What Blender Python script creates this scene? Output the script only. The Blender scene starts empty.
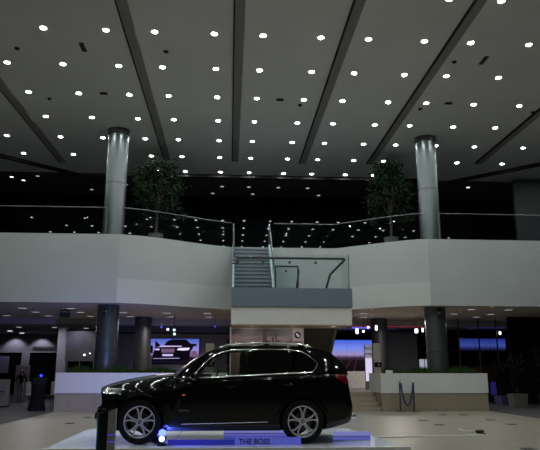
import bpy, bmesh, math, random
from mathutils import Vector, Matrix
from mathutils.bvhtree import BVHTree
random.seed(7)
S = bpy.context.scene
C = S.collection
PI = math.pi

# ------------------------------------------------------------------ materials
def mat(name, col, rough=.5, metal=0., spec=.5, var=.08, scale=6., emit=None, estr=0., coat=0., bump=0., alpha=1.):
    m = bpy.data.materials.new(name); m.use_nodes = True
    nt = m.node_tree; b = nt.nodes['Principled BSDF']
    tc = nt.nodes.new('ShaderNodeTexCoord'); nz = nt.nodes.new('ShaderNodeTexNoise')
    nz.inputs['Scale'].default_value = scale; nz.inputs['Detail'].default_value = 3
    nt.links.new(tc.outputs['Object'], nz.inputs['Vector'])
    rp = nt.nodes.new('ShaderNodeValToRGB')
    rp.color_ramp.elements[0].position = .3; rp.color_ramp.elements[1].position = .7
    rp.color_ramp.elements[0].color = [c*(1-var) for c in col] + [1]
    rp.color_ramp.elements[1].color = [min(1, c*(1+var)) for c in col] + [1]
    nt.links.new(nz.outputs['Fac'], rp.inputs['Fac']); nt.links.new(rp.outputs['Color'], b.inputs['Base Color'])
    b.inputs['Roughness'].default_value = rough; b.inputs['Metallic'].default_value = metal
    b.inputs['Specular IOR Level'].default_value = spec
    b.inputs['Coat Weight'].default_value = coat; b.inputs['Coat Roughness'].default_value = .02
    if emit:
        b.inputs['Emission Color'].default_value = list(emit) + [1]; b.inputs['Emission Strength'].default_value = estr
    if bump:
        bp = nt.nodes.new('ShaderNodeBump'); bp.inputs['Strength'].default_value = bump
        nt.links.new(nz.outputs['Fac'], bp.inputs['Height']); nt.links.new(bp.outputs['Normal'], b.inputs['Normal'])
    return m

def glass_mat(name, tint, refl=1.0, rough=0.0):
    m = bpy.data.materials.new(name); m.use_nodes = True
    nt = m.node_tree; nt.nodes.clear()
    out = nt.nodes.new('ShaderNodeOutputMaterial'); mx = nt.nodes.new('ShaderNodeMixShader')
    tr = nt.nodes.new('ShaderNodeBsdfTransparent'); gl = nt.nodes.new('ShaderNodeBsdfGlossy')
    lw = nt.nodes.new('ShaderNodeFresnel'); lw.inputs['IOR'].default_value = 1.5
    mu = nt.nodes.new('ShaderNodeMath'); mu.operation = 'MULTIPLY'; mu.inputs[1].default_value = refl
    tr.inputs['Color'].default_value = list(tint) + [1]; gl.inputs['Roughness'].default_value = rough
    gl.inputs['Color'].default_value = (1, 1, 1, 1)
    nt.links.new(lw.outputs[0], mu.inputs[0]); nt.links.new(mu.outputs[0], mx.inputs[0])
    nt.links.new(tr.outputs[0], mx.inputs[1]); nt.links.new(gl.outputs[0], mx.inputs[2])
    nt.links.new(mx.outputs[0], out.inputs['Surface'])
    return m

def emit_mat(name, col, strength):
    m = bpy.data.materials.new(name); m.use_nodes = True
    nt = m.node_tree; nt.nodes.clear()
    out = nt.nodes.new('ShaderNodeOutputMaterial'); e = nt.nodes.new('ShaderNodeEmission')
    e.inputs['Color'].default_value = list(col) + [1]; e.inputs['Strength'].default_value = strength
    nt.links.new(e.outputs[0], out.inputs['Surface'])
    return m

def grad_mat(name, stops, strength, axis='Z', noise=0., nscale=(3, 3, 9), diffuse=False):
    """picture material: colour ramp along the object's own bounding box, with streaky noise"""
    m = bpy.data.materials.new(name); m.use_nodes = True
    nt = m.node_tree; nt.nodes.clear()
    out = nt.nodes.new('ShaderNodeOutputMaterial')
    tc = nt.nodes.new('ShaderNodeTexCoord'); sp = nt.nodes.new('ShaderNodeSeparateXYZ')
    nt.links.new(tc.outputs['Generated'], sp.inputs[0])
    mp = nt.nodes.new('ShaderNodeMapping'); mp.inputs['Scale'].default_value = nscale
    nt.links.new(tc.outputs['Generated'], mp.inputs['Vector'])
    nz = nt.nodes.new('ShaderNodeTexNoise'); nz.inputs['Scale'].default_value = 1.; nz.inputs['Detail'].default_value = 4
    nt.links.new(mp.outputs[0], nz.inputs['Vector'])
    ms = nt.nodes.new('ShaderNodeMath'); ms.operation = 'MULTIPLY_ADD'; ms.inputs[1].default_value = noise; ms.inputs[2].default_value = -noise*.5
    nt.links.new(nz.outputs['Fac'], ms.inputs[0])
    ad = nt.nodes.new('ShaderNodeMath'); ad.operation = 'ADD'
    nt.links.new(sp.outputs[axis], ad.inputs[0]); nt.links.new(ms.outputs[0], ad.inputs[1])
    rp = nt.nodes.new('ShaderNodeValToRGB'); cr = rp.color_ramp
    while len(cr.elements) < len(stops): cr.elements.new(.5)
    for e, (p, c) in zip(cr.elements, stops): e.position = p; e.color = list(c) + [1]
    nt.links.new(ad.outputs[0], rp.inputs['Fac'])
    if diffuse:
        b = nt.nodes.new('ShaderNodeBsdfPrincipled'); b.inputs['Roughness'].default_value = .5
        nt.links.new(rp.outputs['Color'], b.inputs['Base Color']); nt.links.new(b.outputs[0], out.inputs['Surface'])
    else:
        e = nt.nodes.new('ShaderNodeEmission'); e.inputs['Strength'].default_value = strength
        nt.links.new(rp.outputs['Color'], e.inputs['Color']); nt.links.new(e.outputs[0], out.inputs['Surface'])
    return m

def tile_mat(name, col, grout, sx, sy, rough, spec=.5, var=.1, plane='XY', bw=.006):
    m = bpy.data.materials.new(name); m.use_nodes = True
    nt = m.node_tree; b = nt.nodes['Principled BSDF']
    tc = nt.nodes.new('ShaderNodeTexCoord'); br = nt.nodes.new('ShaderNodeTexBrick')
    br.offset = 0; br.inputs['Scale'].default_value = 1
    br.inputs['Brick Width'].default_value = sx; br.inputs['Row Height'].default_value = sy
    br.inputs['Mortar Size'].default_value = bw; br.inputs['Mortar Smooth'].default_value = .4
    br.inputs['Color1'].default_value = [c*(1-var) for c in col] + [1]
    br.inputs['Color2'].default_value = [c*(1+var) for c in col] + [1]
    br.inputs['Mortar'].default_value = list(grout) + [1]
    if plane == 'XZ':
        mp = nt.nodes.new('ShaderNodeMapping'); mp.inputs['Rotation'].default_value = (-PI/2, 0, 0)
        nt.links.new(tc.outputs['Object'], mp.inputs['Vector']); nt.links.new(mp.outputs[0], br.inputs['Vector'])
    else:
        nt.links.new(tc.outputs['Object'], br.inputs['Vector'])
    nz = nt.nodes.new('ShaderNodeTexNoise'); nz.inputs['Scale'].default_value = 1.7; nz.inputs['Detail'].default_value = 4
    nt.links.new(tc.outputs['Object'], nz.inputs['Vector'])
    mx = nt.nodes.new('ShaderNodeMixRGB'); mx.blend_type = 'MULTIPLY'; mx.inputs['Fac'].default_value = .25
    nt.links.new(br.outputs['Color'], mx.inputs['Color1']); nt.links.new(nz.outputs['Fac'], mx.inputs['Color2'])
    nt.links.new(mx.outputs[0], b.inputs['Base Color'])
    b.inputs['Roughness'].default_value = rough; b.inputs['Specular IOR Level'].default_value = spec
    return m

M = {}
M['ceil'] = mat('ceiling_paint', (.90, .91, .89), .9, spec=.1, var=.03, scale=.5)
M['ceil_dark'] = mat('ceiling_dark_paint', (.10, .10, .11), .9, spec=.1, var=.05)  # back ceiling gets little bounce light; that shade is put into the colour
M['beam'] = mat('beam_grey', (.33, .33, .32), .8, spec=.2)
M['beam_dark'] = mat('beam_edge_dark', (.03, .03, .03), .8, spec=.2)
M['soffit'] = mat('soffit_paint', (.70, .63, .55), .9, spec=.1, var=.05, scale=.7)
M['soffit_back'] = mat('soffit_back_paint', (.52, .50, .52), .9, spec=.1, var=.05, scale=.7)
M['fascia'] = mat('fascia_white', (.42, .455, .46), .55, spec=.3, var=.03, scale=.8)
M['fascia_low'] = mat('fascia_white_lower', (.49, .525, .515), .55, spec=.3, var=.03, scale=.8)
M['landing'] = mat('landing_blue_grey', (.15, .185, .235), .5, spec=.3, var=.04)
M['white'] = mat('white_panel', (.70, .71, .70), .5, spec=.3, var=.03, scale=1.5)
M['planter_white'] = mat('planter_white_lacquer', (.66, .68, .66), .4, spec=.4, var=.03, scale=1.2)
M['stone'] = tile_mat('stone_cladding', (.34, .30, .22), (.22, .19, .14), .8, .6, .5, .3, .05, 'XZ')
M['step'] = tile_mat('step_stone', (.40, .35, .27), (.2, .18, .13), 1.2, .15, .5, .3, .06, 'XZ')
M['tile'] = tile_mat('beige_floor_tile', (.285, .262, .208), (.19, .172, .135), 1.0, 1.0, .34, .22, .05, 'XY')
M['carpet'] = mat('dark_carpet', (.055, .055, .060), .7, spec=.3, var=.2, scale=12)
M['raised'] = mat('raised_floor_grey', (.20, .18, .16), .45, spec=.3)
M['wall_dark'] = mat('dark_wall', (.022, .023, .026), .6, spec=.2)
M['wall_black'] = mat('black_wall', (.006, .006, .007), .6, spec=.2)
M['wall_grey'] = mat('grey_wall', (.20, .20, .23), .7, spec=.2, var=.05, scale=1)
M['wall_mid'] = mat('blue_grey_wall', (.15, .15, .21), .7, spec=.2, var=.06, scale=1)
M['dark_glass'] = mat('dark_reflecting_glass', (.003, .004, .005), .02, spec=.07, var=.05)
M['column'] = mat('column_metallic_paint', (.155, .178, .185), .33, metal=.8, var=.05, scale=2)
M['column_dark'] = mat('column_dark_metallic', (.085, .085, .095), .45, metal=.6, var=.05, scale=2)
M['glass'] = glass_mat('clear_glass', (.92, .96, .95), .22)
M['glass_green'] = glass_mat('green_edge_glass', (.93, .97, .96), .4)
M['glass_car'] = glass_mat('car_glass_clear', (.70, .74, .72), .9)
M['glass_tint'] = glass_mat('car_glass_privacy', (.012, .014, .015), .8)
M['chrome'] = mat('chrome', (.78, .80, .80), .14, metal=1., var=.03)
M['steel'] = mat('brushed_steel', (.42, .44, .45), .35, metal=1., var=.06, scale=20)
M['rail_grey'] = mat('rail_grey_metal', (.16, .17, .18), .4, metal=.6)
M['rail_dark'] = mat('dark_handrail', (.035, .037, .04), .35, spec=.5)
M['lens'] = emit_mat('downlight_lens', (.96, 1., .97), 245)
M['lens_dim'] = emit_mat('downlight_lens_dim', (1., .97, .92), .55)
M['trim_white'] = mat('downlight_trim', (.5, .5, .5), .5, spec=.3)
M['soft_lens'] = emit_mat('soffit_lens', (.95, .93, 1.), .55)
M['soft_lens_bright'] = emit_mat('soffit_lens_bright', (1., .98, 1.), 2.2)
M['warm_lens'] = emit_mat('warm_lens', (1., .42, .16), 1.6)
M['vent'] = mat('vent_dark', (.075, .075, .07), .7)
M['leaf'] = mat('ficus_leaf', (.008, .020, .008), .6, spec=.08, var=.5, scale=3)
M['grass'] = mat('hedge_leaf', (.028, .060, .014), .7, spec=.1, var=.5, scale=5)
M['bark'] = mat('bark', (.06, .045, .03), .8, var=.3, scale=14, bump=.4)
M['soil'] = mat('soil', (.02, .015, .01), .95, var=.4, scale=18, bump=.5)
M['pot_grey'] = mat('pot_grey', (.16, .17, .18), .5)
M['pot_white'] = mat('pot_white', (.12, .12, .11), .5)
M['pot_purple'] = mat('pot_lavender', (.10, .09, .22), .5)
M['black'] = mat('black_plastic', (.012, .012, .013), .45, spec=.4)
M['gloss_black'] = mat('gloss_black', (.005, .005, .006), .06, spec=.5)
M['cloth_black'] = mat('black_cloth', (.008, .008, .010), .9, spec=.1, bump=.15, scale=30)
M['seatw'] = mat('white_chair_shell', (.45, .45, .48), .5)
M['beige_sign'] = mat('beige_sign_panel', (.36, .33, .28), .6)
M['platform'] = mat('platform_white_gloss', (.74, .82, .88), .10, spec=.5, var=.02, scale=1)
M['edge_white'] = mat('platform_edge_white', (.80, .82, .80), .4, spec=.3, var=.02)
# car
M['paint'] = mat('car_paint_dark_green', (.0025, .0042, .0038), .03, spec=.42, var=.1, scale=40)
M['pillar'] = mat('pillar_trim_black', (.003, .003, .003), .03, spec=.3)
M['rubber'] = mat('tyre_rubber', (.008, .008, .009), .75, spec=.2, var=.2, scale=30)
M['rim'] = mat('alloy_rim_grey', (.80, .79, .80), .42, metal=.6, var=.05)
M['car_inner'] = mat('car_interior_black', (.014, .014, .014), .7, spec=.2)
M['lamp_clear'] = mat('lamp_lens', (.20, .215, .22), .12, metal=.6, spec=.6, coat=1.)
M['lamp_bright'] = mat('lamp_reflector', (.75, .78, .8), .2, metal=.9)
M['tail_red'] = mat('tail_lamp_red', (.10, .003, .006), .05, spec=.3, emit=(.5, .0, .01), estr=.02)
M['orange'] = mat('side_marker_orange', (.8, .16, .03), .3, emit=(1., .18, .03), estr=.5)
M['em_blue'] = mat('emblem_blue', (.03, .10, .35), .3)
M['em_white'] = mat('emblem_white', (.7, .7, .7), .3)
M['led_blue'] = emit_mat('led_blue', (.30, .40, 1.), 9)
M['blue_small'] = emit_mat('blue_small_lamp', (.03, .04, 1.), 3.)
M['red_small'] = emit_mat('red_small_lamp', (1., .03, .04), .10)
M['pend_white'] = emit_mat('pendant_glow', (1., .96, .95), 3.2)
M['pend_green'] = emit_mat('pendant_glow_green', (.6, 1., .95), 1.8)
M['skin'] = mat('skin', (.26, .16, .12), .6)
M['hair'] = mat('dark_hair', (.010, .008, .007), .6)
M['trousers'] = mat('grey_trousers', (.17, .165, .19), .85)

# ------------------------------------------------------------------ mesh helper
class MB:
    def __init__(s): s.v = []; s.f = []; s.sm = []
    def add(s, vs, fs, smooth=False):
        o = len(s.v); s.v += [tuple(p) for p in vs]
        s.f += [tuple(i+o for i in f) for f in fs]; s.sm += [smooth]*len(fs); return s
    def box(s, x0, x1, y0, y1, z0, z1):
        vs = [(x, y, z) for z in (z0, z1) for y in (y0, y1) for x in (x0, x1)]
        return s.add(vs, [(0, 2, 3, 1), (4, 5, 7, 6), (0, 1, 5, 4), (2, 6, 7, 3), (0, 4, 6, 2), (1, 3, 7, 5)])
    def rbox(s, c, size, rz=0., rx=0., ry=0.):
        R = Matrix.Rotation(rz, 3, 'Z') @ Matrix.Rotation(ry, 3, 'Y') @ Matrix.Rotation(rx, 3, 'X')
        vs = [Vector(c) + R @ Vector((x*size[0]/2, y*size[1]/2, z*size[2]/2)) for z in (-1, 1) for y in (-1, 1) for x in (-1, 1)]
        return s.add(vs, [(0, 2, 3, 1), (4, 5, 7, 6), (0, 1, 5, 4), (2, 6, 7, 3), (0, 4, 6, 2), (1, 3, 7, 5)])
    def bbox(s, c, size, b=.02, rz=0.):
        """box with chamfered edges"""
        bm = bmesh.new(); bmesh.ops.create_cube(bm, size=1)
        for v in bm.verts: v.co = Vector((v.co.x*size[0], v.co.y*size[1], v.co.z*size[2]))
        bmesh.ops.bevel(bm, geom=bm.edges[:], offset=b, segments=2, affect='EDGES', profile=.6)
        R = Matrix.Rotation(rz, 3, 'Z'); bm.verts.index_update()
        vs = [Vector(c) + R @ v.co for v in bm.verts]; fs = [[v.index for v in f.verts] for f in bm.faces]
        bm.free(); return s.add(vs, fs)
    def tube(s, pts, r, n=8, closed=False, smooth=True):
        pts = [Vector(p) for p in pts]; L = len(pts); vs = []; up = None
        rs = r if isinstance(r, (list, tuple)) else [r]*L
        for i, p in enumerate(pts):
            a = pts[(i-1) % L] if (closed or i > 0) else p
            b = pts[(i+1) % L] if (closed or i < L-1) else p
            t = (b-a).normalized()
            if up is None: up = Vector((0, 0, 1)) if abs(t.z) < .9 else Vector((1, 0, 0))
            x = t.cross(up).normalized(); y = x.cross(t).normalized(); up = y
            vs += [p + rs[i]*(math.cos(2*PI*k/n)*x + math.sin(2*PI*k/n)*y) for k in range(n)]
        fs = []
        for i in range(L if closed else L-1):
            j = (i+1) % L
            fs += [(i*n+k, i*n+(k+1) % n, j*n+(k+1) % n, j*n+k) for k in range(n)]
        s.add(vs, fs, smooth)
        if not closed:
            o = len(s.v)-len(vs)
            s.f += [tuple(o+k for k in range(n)), tuple(o+(L-1)*n+k for k in range(n))]; s.sm += [False]*2
        return s
    def lathe(s, prof, c=(0, 0, 0), n=32, axis='Z', smooth=True, caps=True):
        vs = []
        for r, h in prof:
            for k in range(n):
                a = 2*PI*k/n; p = (r*math.cos(a), r*math.sin(a), h)
                if axis == 'Y': p = (p[0], p[2], p[1])
                if axis == 'X': p = (p[2], p[0], p[1])
                vs.append((p[0]+c[0], p[1]+c[1], p[2]+c[2]))
        fs = []
        for i in range(len(prof)-1):
            fs += [(i*n+k, i*n+(k+1) % n, (i+1)*n+(k+1) % n, (i+1)*n+k) for k in range(n)]
        s.add(vs, fs, smooth)
        if caps:
            o = len(s.v)-len(vs); m = len(prof)-1
            if prof[0][0] > 1e-4: s.f.append(tuple(o+k for k in range(n))); s.sm.append(False)
            if prof[m][0] > 1e-4: s.f.append(tuple(o+m*n+k for k in range(n))); s.sm.append(False)
        return s
    def prism(s, poly, d0, d1, plane='XY'):
        """poly in a plane, extruded along the third axis from d0 to d1"""
        def P(a, b, d): return {'XY': (a, b, d), 'XZ': (a, d, b), 'YZ': (d, a, b)}[plane]
        n = len(poly); vs = [P(a, b, d0) for a, b in poly] + [P(a, b, d1) for a, b in poly]
        return s.add(vs, [tuple(range(n)), tuple(range(2*n-1, n-1, -1))] + [(i, (i+1) % n, (i+1) % n+n, i+n) for i in range(n)])
    def sheet(s, pts): return s.add(pts, [tuple(range(len(pts)))])
    def build(s, name, m, parent=None, local=False, weld=True, angle=35, recalc=True):
        off = Vector((0, 0, 0))
        if parent is not None and not local:
            q = parent
            while q is not None: off += q.location; q = q.parent
        me = bpy.data.meshes.new(name)
        me.from_pydata([tuple(Vector(p)-off) for p in s.v], [], s.f); me.update()
        me.polygons.foreach_set('use_smooth', s.sm)
        if recalc:
            bm = bmesh.new(); bm.from_mesh(me)
            if weld: bmesh.ops.remove_doubles(bm, verts=bm.verts[:], dist=1e-5)
            bmesh.ops.recalc_face_normals(bm, faces=bm.faces[:]); bm.to_mesh(me); bm.free()
        if any(s.sm): me.set_sharp_from_angle(angle=math.radians(angle))
        me.materials.append(m)
        o = bpy.data.objects.new(name, me); C.objects.link(o)
        if parent is not None: o.parent = parent
        return o

def tag(o, label=None, cat=None, group=None, kind=None):
    for k, v in (('label', label), ('category', cat), ('group', group), ('kind', kind)):
        if v: o[k] = v
    return o
def thing(name, loc, label, cat, group=None, rz=0.):
    o = bpy.data.objects.new(name, None); C.objects.link(o); o.location = loc; o.rotation_euler.z = rz
    o.empty_display_size = .1
    return tag(o, label, cat, group)
def struct(mb, name, m, label=None, **k):
    return tag(mb.build(name, m, **k), label=label, kind='structure')
def dup(root, loc=None, label=None):
    r = root.copy(); C.objects.link(r)
    if loc is not None: r.location = loc
    if label: r['label'] = label
    for ch in list(root.children):
        c = ch.copy(); C.objects.link(c); c.parent = r
        for g in list(ch.children):
            d = g.copy(); C.objects.link(d); d.parent = c
    return r
ORD = ['first', 'second', 'third', 'fourth', 'fifth', 'sixth', 'seventh', 'eighth', 'ninth', 'tenth', 'eleventh', 'twelfth', 'thirteenth', 'fourteenth']

def text_mesh(name, body, size, m, parent, loc, rot, depth=.003, bold=False, align='CENTER'):
    cu = bpy.data.curves.new(name, 'FONT'); cu.body = body; cu.size = size; cu.extrude = depth
    cu.align_x = align; cu.align_y = 'CENTER'; cu.resolution_u = 3
    if bold: cu.offset = size*.02
    t = bpy.data.objects.new(name, cu); C.objects.link(t)
    bpy.context.view_layer.update()
    me = bpy.data.meshes.new_from_object(t.evaluated_get(bpy.context.evaluated_depsgraph_get()))
    bpy.data.objects.remove(t); me.name = name; me.materials.clear(); me.materials.append(m)
    o = bpy.data.objects.new(name, me); C.objects.link(o); o.parent = parent
    o.location = loc; o.rotation_euler = rot
    return o

# ------------------------------------------------------------------ camera
EYE = 1.35
cam = bpy.data.cameras.new('camera'); co = bpy.data.objects.new('camera', cam); C.objects.link(co); S.camera = co
cam.sensor_width = 36; cam.lens = 628.04/540*36; cam.clip_end = 200
co.location = (0, 0, EYE)
yaw, pitch, roll = math.radians(3.618), math.radians(13.071), math.radians(.105)
co.rotation_euler = (Matrix.Rotation(-yaw, 3, 'Z') @ Matrix.Rotation(PI/2+pitch, 3, 'X') @ Matrix.Rotation(roll, 3, 'Z')).to_euler()

# ------------------------------------------------------------------ setting
ZC = 10.55           # hall ceiling
FZ0, FZ1 = 3.70, 6.20   # mezzanine fascia
fp = [(-14, 22.78), (-4.05, 22.72), (-3.3, 22.95), (-2.5, 23.4), (-1.6, 24.0), (-.8, 24.5), (.02, 24.88), (4.22, 24.88),
      (4.7, 24.5), (5.4, 23.95), (6.1, 23.4), (6.75, 22.98), (7.38, 22.74), (17, 22.82)]

struct(MB().box(-5.8, 9.1, -5, 22.3, -.1, 0), 'floor', M['tile'])
struct(MB().box(-14, -5.8, -5, 38, -.1, -.001), 'floor_carpet_left', M['carpet'])
struct(MB().box(9.1, 17, -5, 38, -.1, -.001), 'floor_carpet_right', M['carpet'])
struct(MB().box(-5.8, 9.1, 24.25, 38, 0, .6), 'floor_raised', M['raised'])
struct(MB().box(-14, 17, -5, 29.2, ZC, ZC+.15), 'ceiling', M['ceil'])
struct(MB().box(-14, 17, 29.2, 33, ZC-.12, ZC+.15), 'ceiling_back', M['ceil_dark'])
struct(MB().box(-14.2, -14, -5, 38.2, -.1, ZC+.15), 'wall_left', M['wall_dark'])
struct(MB().box(17, 17.2, -5, 38.2, -.1, ZC+.15), 'wall_right', M['wall_dark'])
struct(MB().box(-14.2, 17.2, -5.2, -5, -.1, ZC+.15), 'wall_front', M['wall_black'])
struct(MB().box(-14, 17, 32.5, 32.7, 6.0, ZC-.12), 'wall_glass_back', M['dark_glass'])
struct(MB().box(-14, -5.8, 38, 38.2, 2.35, 3.7), 'wall_back_left', M['wall_grey'])
struct(MB().box(-5.8, 17, 38, 38.2, 0, 3.7), 'wall_back', M['wall_dark'])
d = MB(); d.box(-14, -9.9, 38.06, 38.1, 0, 2.35)
dr = struct(d, 'door_1', M['gloss_black'])
MB().box(-12.0, -11.55, 38.0, 38.05, 0, 2.35).build('door_jamb', M['wall_grey'], dr)
MB().box(-14, -12.7, 38.02, 38.05, 1.2, 2.15).build('door_pane', M['wall_mid'], dr)
struct(MB().box(-9.9, -5.8, 38, 38.2, 0, 2.35), 'wall_back_door_side', M['wall_black'])
# mezzanine: slab, soffit, fascia
sl = MB().prism([(x, y+.12) for x, y in fp] + [(17, 33), (-14, 33)], 6.0, 6.15); struct(sl, 'floor_upper', M['wall_dark'])
so = MB().prism([(x, y+.12) for x, y in fp] + [(17, 30), (-14, 30)], FZ0+.004, FZ0+.2); struct(so, 'ceiling_lower', M['soffit'])
struct(MB().box(-14, 17, 30, 38, 3.45, 3.9), 'ceiling_lower_back', M['soffit_back'])
def strip(poly, z0, z1, th=.0):
    mb = MB(); n = len(poly)
    vs = []
    for i, (x, y) in enumerate(poly):
        vs += [(x, y, z0), (x, y, z1), (x, y+.18, z1), (x, y+.18, z0)]
    fs = []
    for i in range(n-1):
        for k in range(4): fs.append((i*4+k, i*4+(k+1) % 4, i*4+4+(k+1) % 4, i*4+4+k))
    fs += [(0, 1, 2, 3), tuple((n-1)*4+k for k in (3, 2, 1, 0))]
    mb.add(vs, fs); mb.sm = [False]*len(mb.f); return mb
struct(strip(fp[:2], FZ0, FZ1), 'wall_mezzanine_left', M['fascia'])
r_ = strip([(x, y+.001) for x, y in fp[1:13]], 4.58, FZ1); r_.sm = [True]*len(r_.f); struct(r_, 'wall_mezzanine_recess', M['fascia'], angle=40)
r_ = strip([(x, y) for x, y in fp[1:13]], FZ0, 4.58); r_.sm = [True]*len(r_.f); struct(r_, 'wall_mezzanine_recess_lower', M['fascia_low'], angle=40)
struct(strip(fp[12:], FZ0, FZ1), 'wall_mezzanine_right', M['fascia'])
# ceiling beams and joints
for i, (x, y1) in enumerate([(-7.65, 27.5), (-2.9, 26.8), (.12, 26.8), (3.16, 26.9), (6.22, 26.8), (11.1, 26.4)]):
    t = struct(MB().box(x-.11, x+.15, -4.9, y1, ZC-.07, ZC), 'trim_%d' % (i+1), M['beam'])
    MB().box(x-.15, x-.11, -4.9, y1, ZC-.08, ZC).build('beam_edge', M['beam_dark'], t)
def bar(a, b, w, z0, z1):
    a, b = Vector((*a, 0)), Vector((*b, 0)); t = (b-a).normalized(); n = Vector((-t.y, t.x, 0))*w/2
    return MB().prism([tuple((p)[:2]) for p in (a-n, b-n, b+n, a+n)], z0, z1)
struct(bar((-5.4, 29.1), (9.4, 29.1), .22, ZC-.14, ZC), 'trim_7', M['beam_dark'])
struct(bar((-13.9, 23.2), (-5.9, 30.7), .22, ZC-.13, ZC), 'trim_8', M['beam_dark'])
struct(bar((16.9, 23.4), (9.3, 30.7), .22, ZC-.13, ZC), 'trim_9', M['beam_dark'])
# mid and side walls of the ground floor
struct(MB().box(-5.75, -.1, 31, 31.2, .6, 3.45), 'wall_middle', M['wall_mid'])
struct(MB().box(-5.75, -.1, 30.93, 31, 3.08, 3.14), 'trim_10', M['wall_black'])
struct(MB().box(8.05, 9.55, 32, 32.2, .6, 3.3), 'wall_grey_right', M['wall_grey'])
struct(MB().box(12.35, 17, 27.4, 27.6, -.001, 3.7), 'wall_dark_right', M['wall_black'])
struct(MB().box(13.65, 17, 28.5, 28.7, 6.15, 10.4), 'wall_upper_right', mat('upper_right_wall', (.022, .026, .03), .6))
struct(MB().box(-7.9, -7.45, 30, 30.3, 0, 3.45), 'trim_11', mat('door_pilaster', (.24, .23, .27), .6))

# mural wall under the landing
mw = struct(MB().box(.02, 2.64, 22.6, 22.75, 0, 2.86), 'wall_mural', M['white'])

# ------------------------------------------------------------------ ceiling downlights
CX = [-9.06, -6.94, -5.26, -3.56, -2.22, -.56, .81, 2.45, 3.81, 5.43, 6.79, 8.5, 10.16, 12.26]
def rowy(r): return 13.91+2.1*r
def make_downlight(lens, label, group, r=.076):
    t = thing('recessed_downlight', (0, 0, ZC), label, 'ceiling light', group)
    MB().lathe([(r, -.002), (r+.03, -.012), (r+.035, 0.0)], n=20, caps=False).build('trim_ring', M['trim_white'], t, local=True)
    MB().lathe([(r, -.006), (.0001, -.006)], n=14, caps=False, smooth=False).build('lens', lens, t, local=True)
    return t
vis = {0: (9, 10), 1: range(2, 12), 2: range(1, 12), 3: range(1, 13), 4: range(1, 13), 5: range(0, 14), 6: range(0, 14), 7: range(2, 11)}
proto = None
for r in sorted(vis):
    cols = list(vis[r])
    for i, c in enumerate(cols):
        lab = 'round white ceiling downlight, %s from left in %s row from the camera' % (ORD[i], ORD[r])
        if proto is None: proto = make_downlight(M['lens'], lab, 'downlights in the hall ceiling'); o = proto; o.location = (CX[c], rowy(r), ZC)
        else: o = dup(proto, (CX[c], rowy(r), ZC), lab)
for x in (-12.3, -10.7, 13.9, 15.4):
    for r in range(3, 7):
        if r == 6 and abs(x-1.6) < 13: continue
        o = dup(proto, (x, rowy(r), ZC), 'round white ceiling downlight at the dark sides of the hall ceiling'); o['group'] = 'downlights at the hall sides'
# the same grid goes on over the camera (seen only as reflections)
for r in (-5, -3, -1, 0, 1, 2, 3, 4):
    for c in (range(14) if r < 0 else [q for q in range(14) if q not in vis.get(r, ())]):
        o = dup(proto, (CX[c], rowy(r), ZC), 'round white ceiling downlight in the rows above the camera')
        o['group'] = 'downlights above the camera'
pd = None
for i, (x, y) in enumerate([(-.5, 30.6), (.85, 30.6), (2.35, 30.6), (3.85, 30.6), (-1.0, 31.9), (1.1, 31.9), (4.6, 31.9), (-5.3, 30.6)]):
    lab = 'small dim downlight over the upper floor, %s from left, %s' % (
        (['second', 'third', 'fourth', 'fifth'][i], 'row behind ceiling joint') if i < 4 else ((ORD[i-4], 'rearmost row') if i < 7 else ('first', 'row behind ceiling joint')))
    if pd is None: pd = make_downlight(M['lens_dim'], lab, 'dim downlights over the upper floor', .09); pd.location = (x, y, ZC-.12)
    else: dup(pd, (x, y, ZC-.12), lab)
ps = None
for x, y, b, lab in ((-10.6, 29.7, 1, 'small bright light over the far left of the gallery, the left of a close pair'), (-10.2, 30.2, 1, 'small bright light over the far left of the gallery, the right of a close pair'),
                     (-9.3, 29.45, 0, 'small dim light over the far left of the gallery, nearest of all there'), (-7.2, 31.6, 0, 'small dim light over the gallery just left of the left column'), (11.95, 29.9, 1, 'lone small light over the far right of the gallery')):
    q = make_downlight(emit_mat('side_lens', (.97, 1., .96), 3. if b else .5), lab, 'small lights over the sides of the gallery', .085); q.location = (x, y, ZC-.12)
# vents and detectors
def vent(x, y, sx, sy, label, rz=0.):
    t = thing('ceiling_vent', (x, y, ZC), label, 'vent', 'vents in the hall ceiling')
    MB().box(-sx/2, sx/2, -sy/2, sy/2, -.012, 0).build('vent_frame', M['vent'], t, local=True)
    g = MB()
    for k in range(4): g.box(-sx/2+.02, sx/2-.02, -sy/2+sy*(k+.5)/4-.02, -sy/2+sy*(k+.5)/4+.01, -.02, -.012)
    g.build('vent_slat', M['beam_dark'], t, local=True)
vent(-4.41, 17.0, (.14), .52, 'long dark slot vent between the left downlights, near the camera')
vent(7.57, 17.0, (.14), .52, 'long dark slot vent between the right downlights, near the camera')
vent(-4.41, 20.15, .26, .18, 'small dark vent in the left ceiling behind the long slot vent')
vent(7.57, 20.15, .26, .18, 'small dark vent in the right ceiling behind the long slot vent')
vent(1.62, 20.25, .26, .18, 'small dark vent in the middle of the ceiling')
for i, (x, y, lab) in enumerate([(-6.35, 17.2, 'leftmost tiny black detector of the near row'), (-2.01, 17.1, 'tiny black detector left of centre beside a beam'), (6.71, 17.15, 'tiny black detector right beside the long slot vent'),
        (-6.37, 20.7, 'leftmost tiny black detector of the far row'), (2.37, 20.65, 'tiny black detector near the middle ceiling vent'), (6.72, 20.7, 'tiny black detector right beside the small vent'), (10.9, 20.7, 'rightmost tiny black detector at the ceiling side')]):
    tag(MB().lathe([(.0001, -.05), (.05, -.045), (.075, -.015), (.08, 0)], (x, y, ZC), 14).build('smoke_detector', M['black']), lab + ' on the hall ceiling', 'detector', 'detectors on the hall ceiling')

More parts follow.
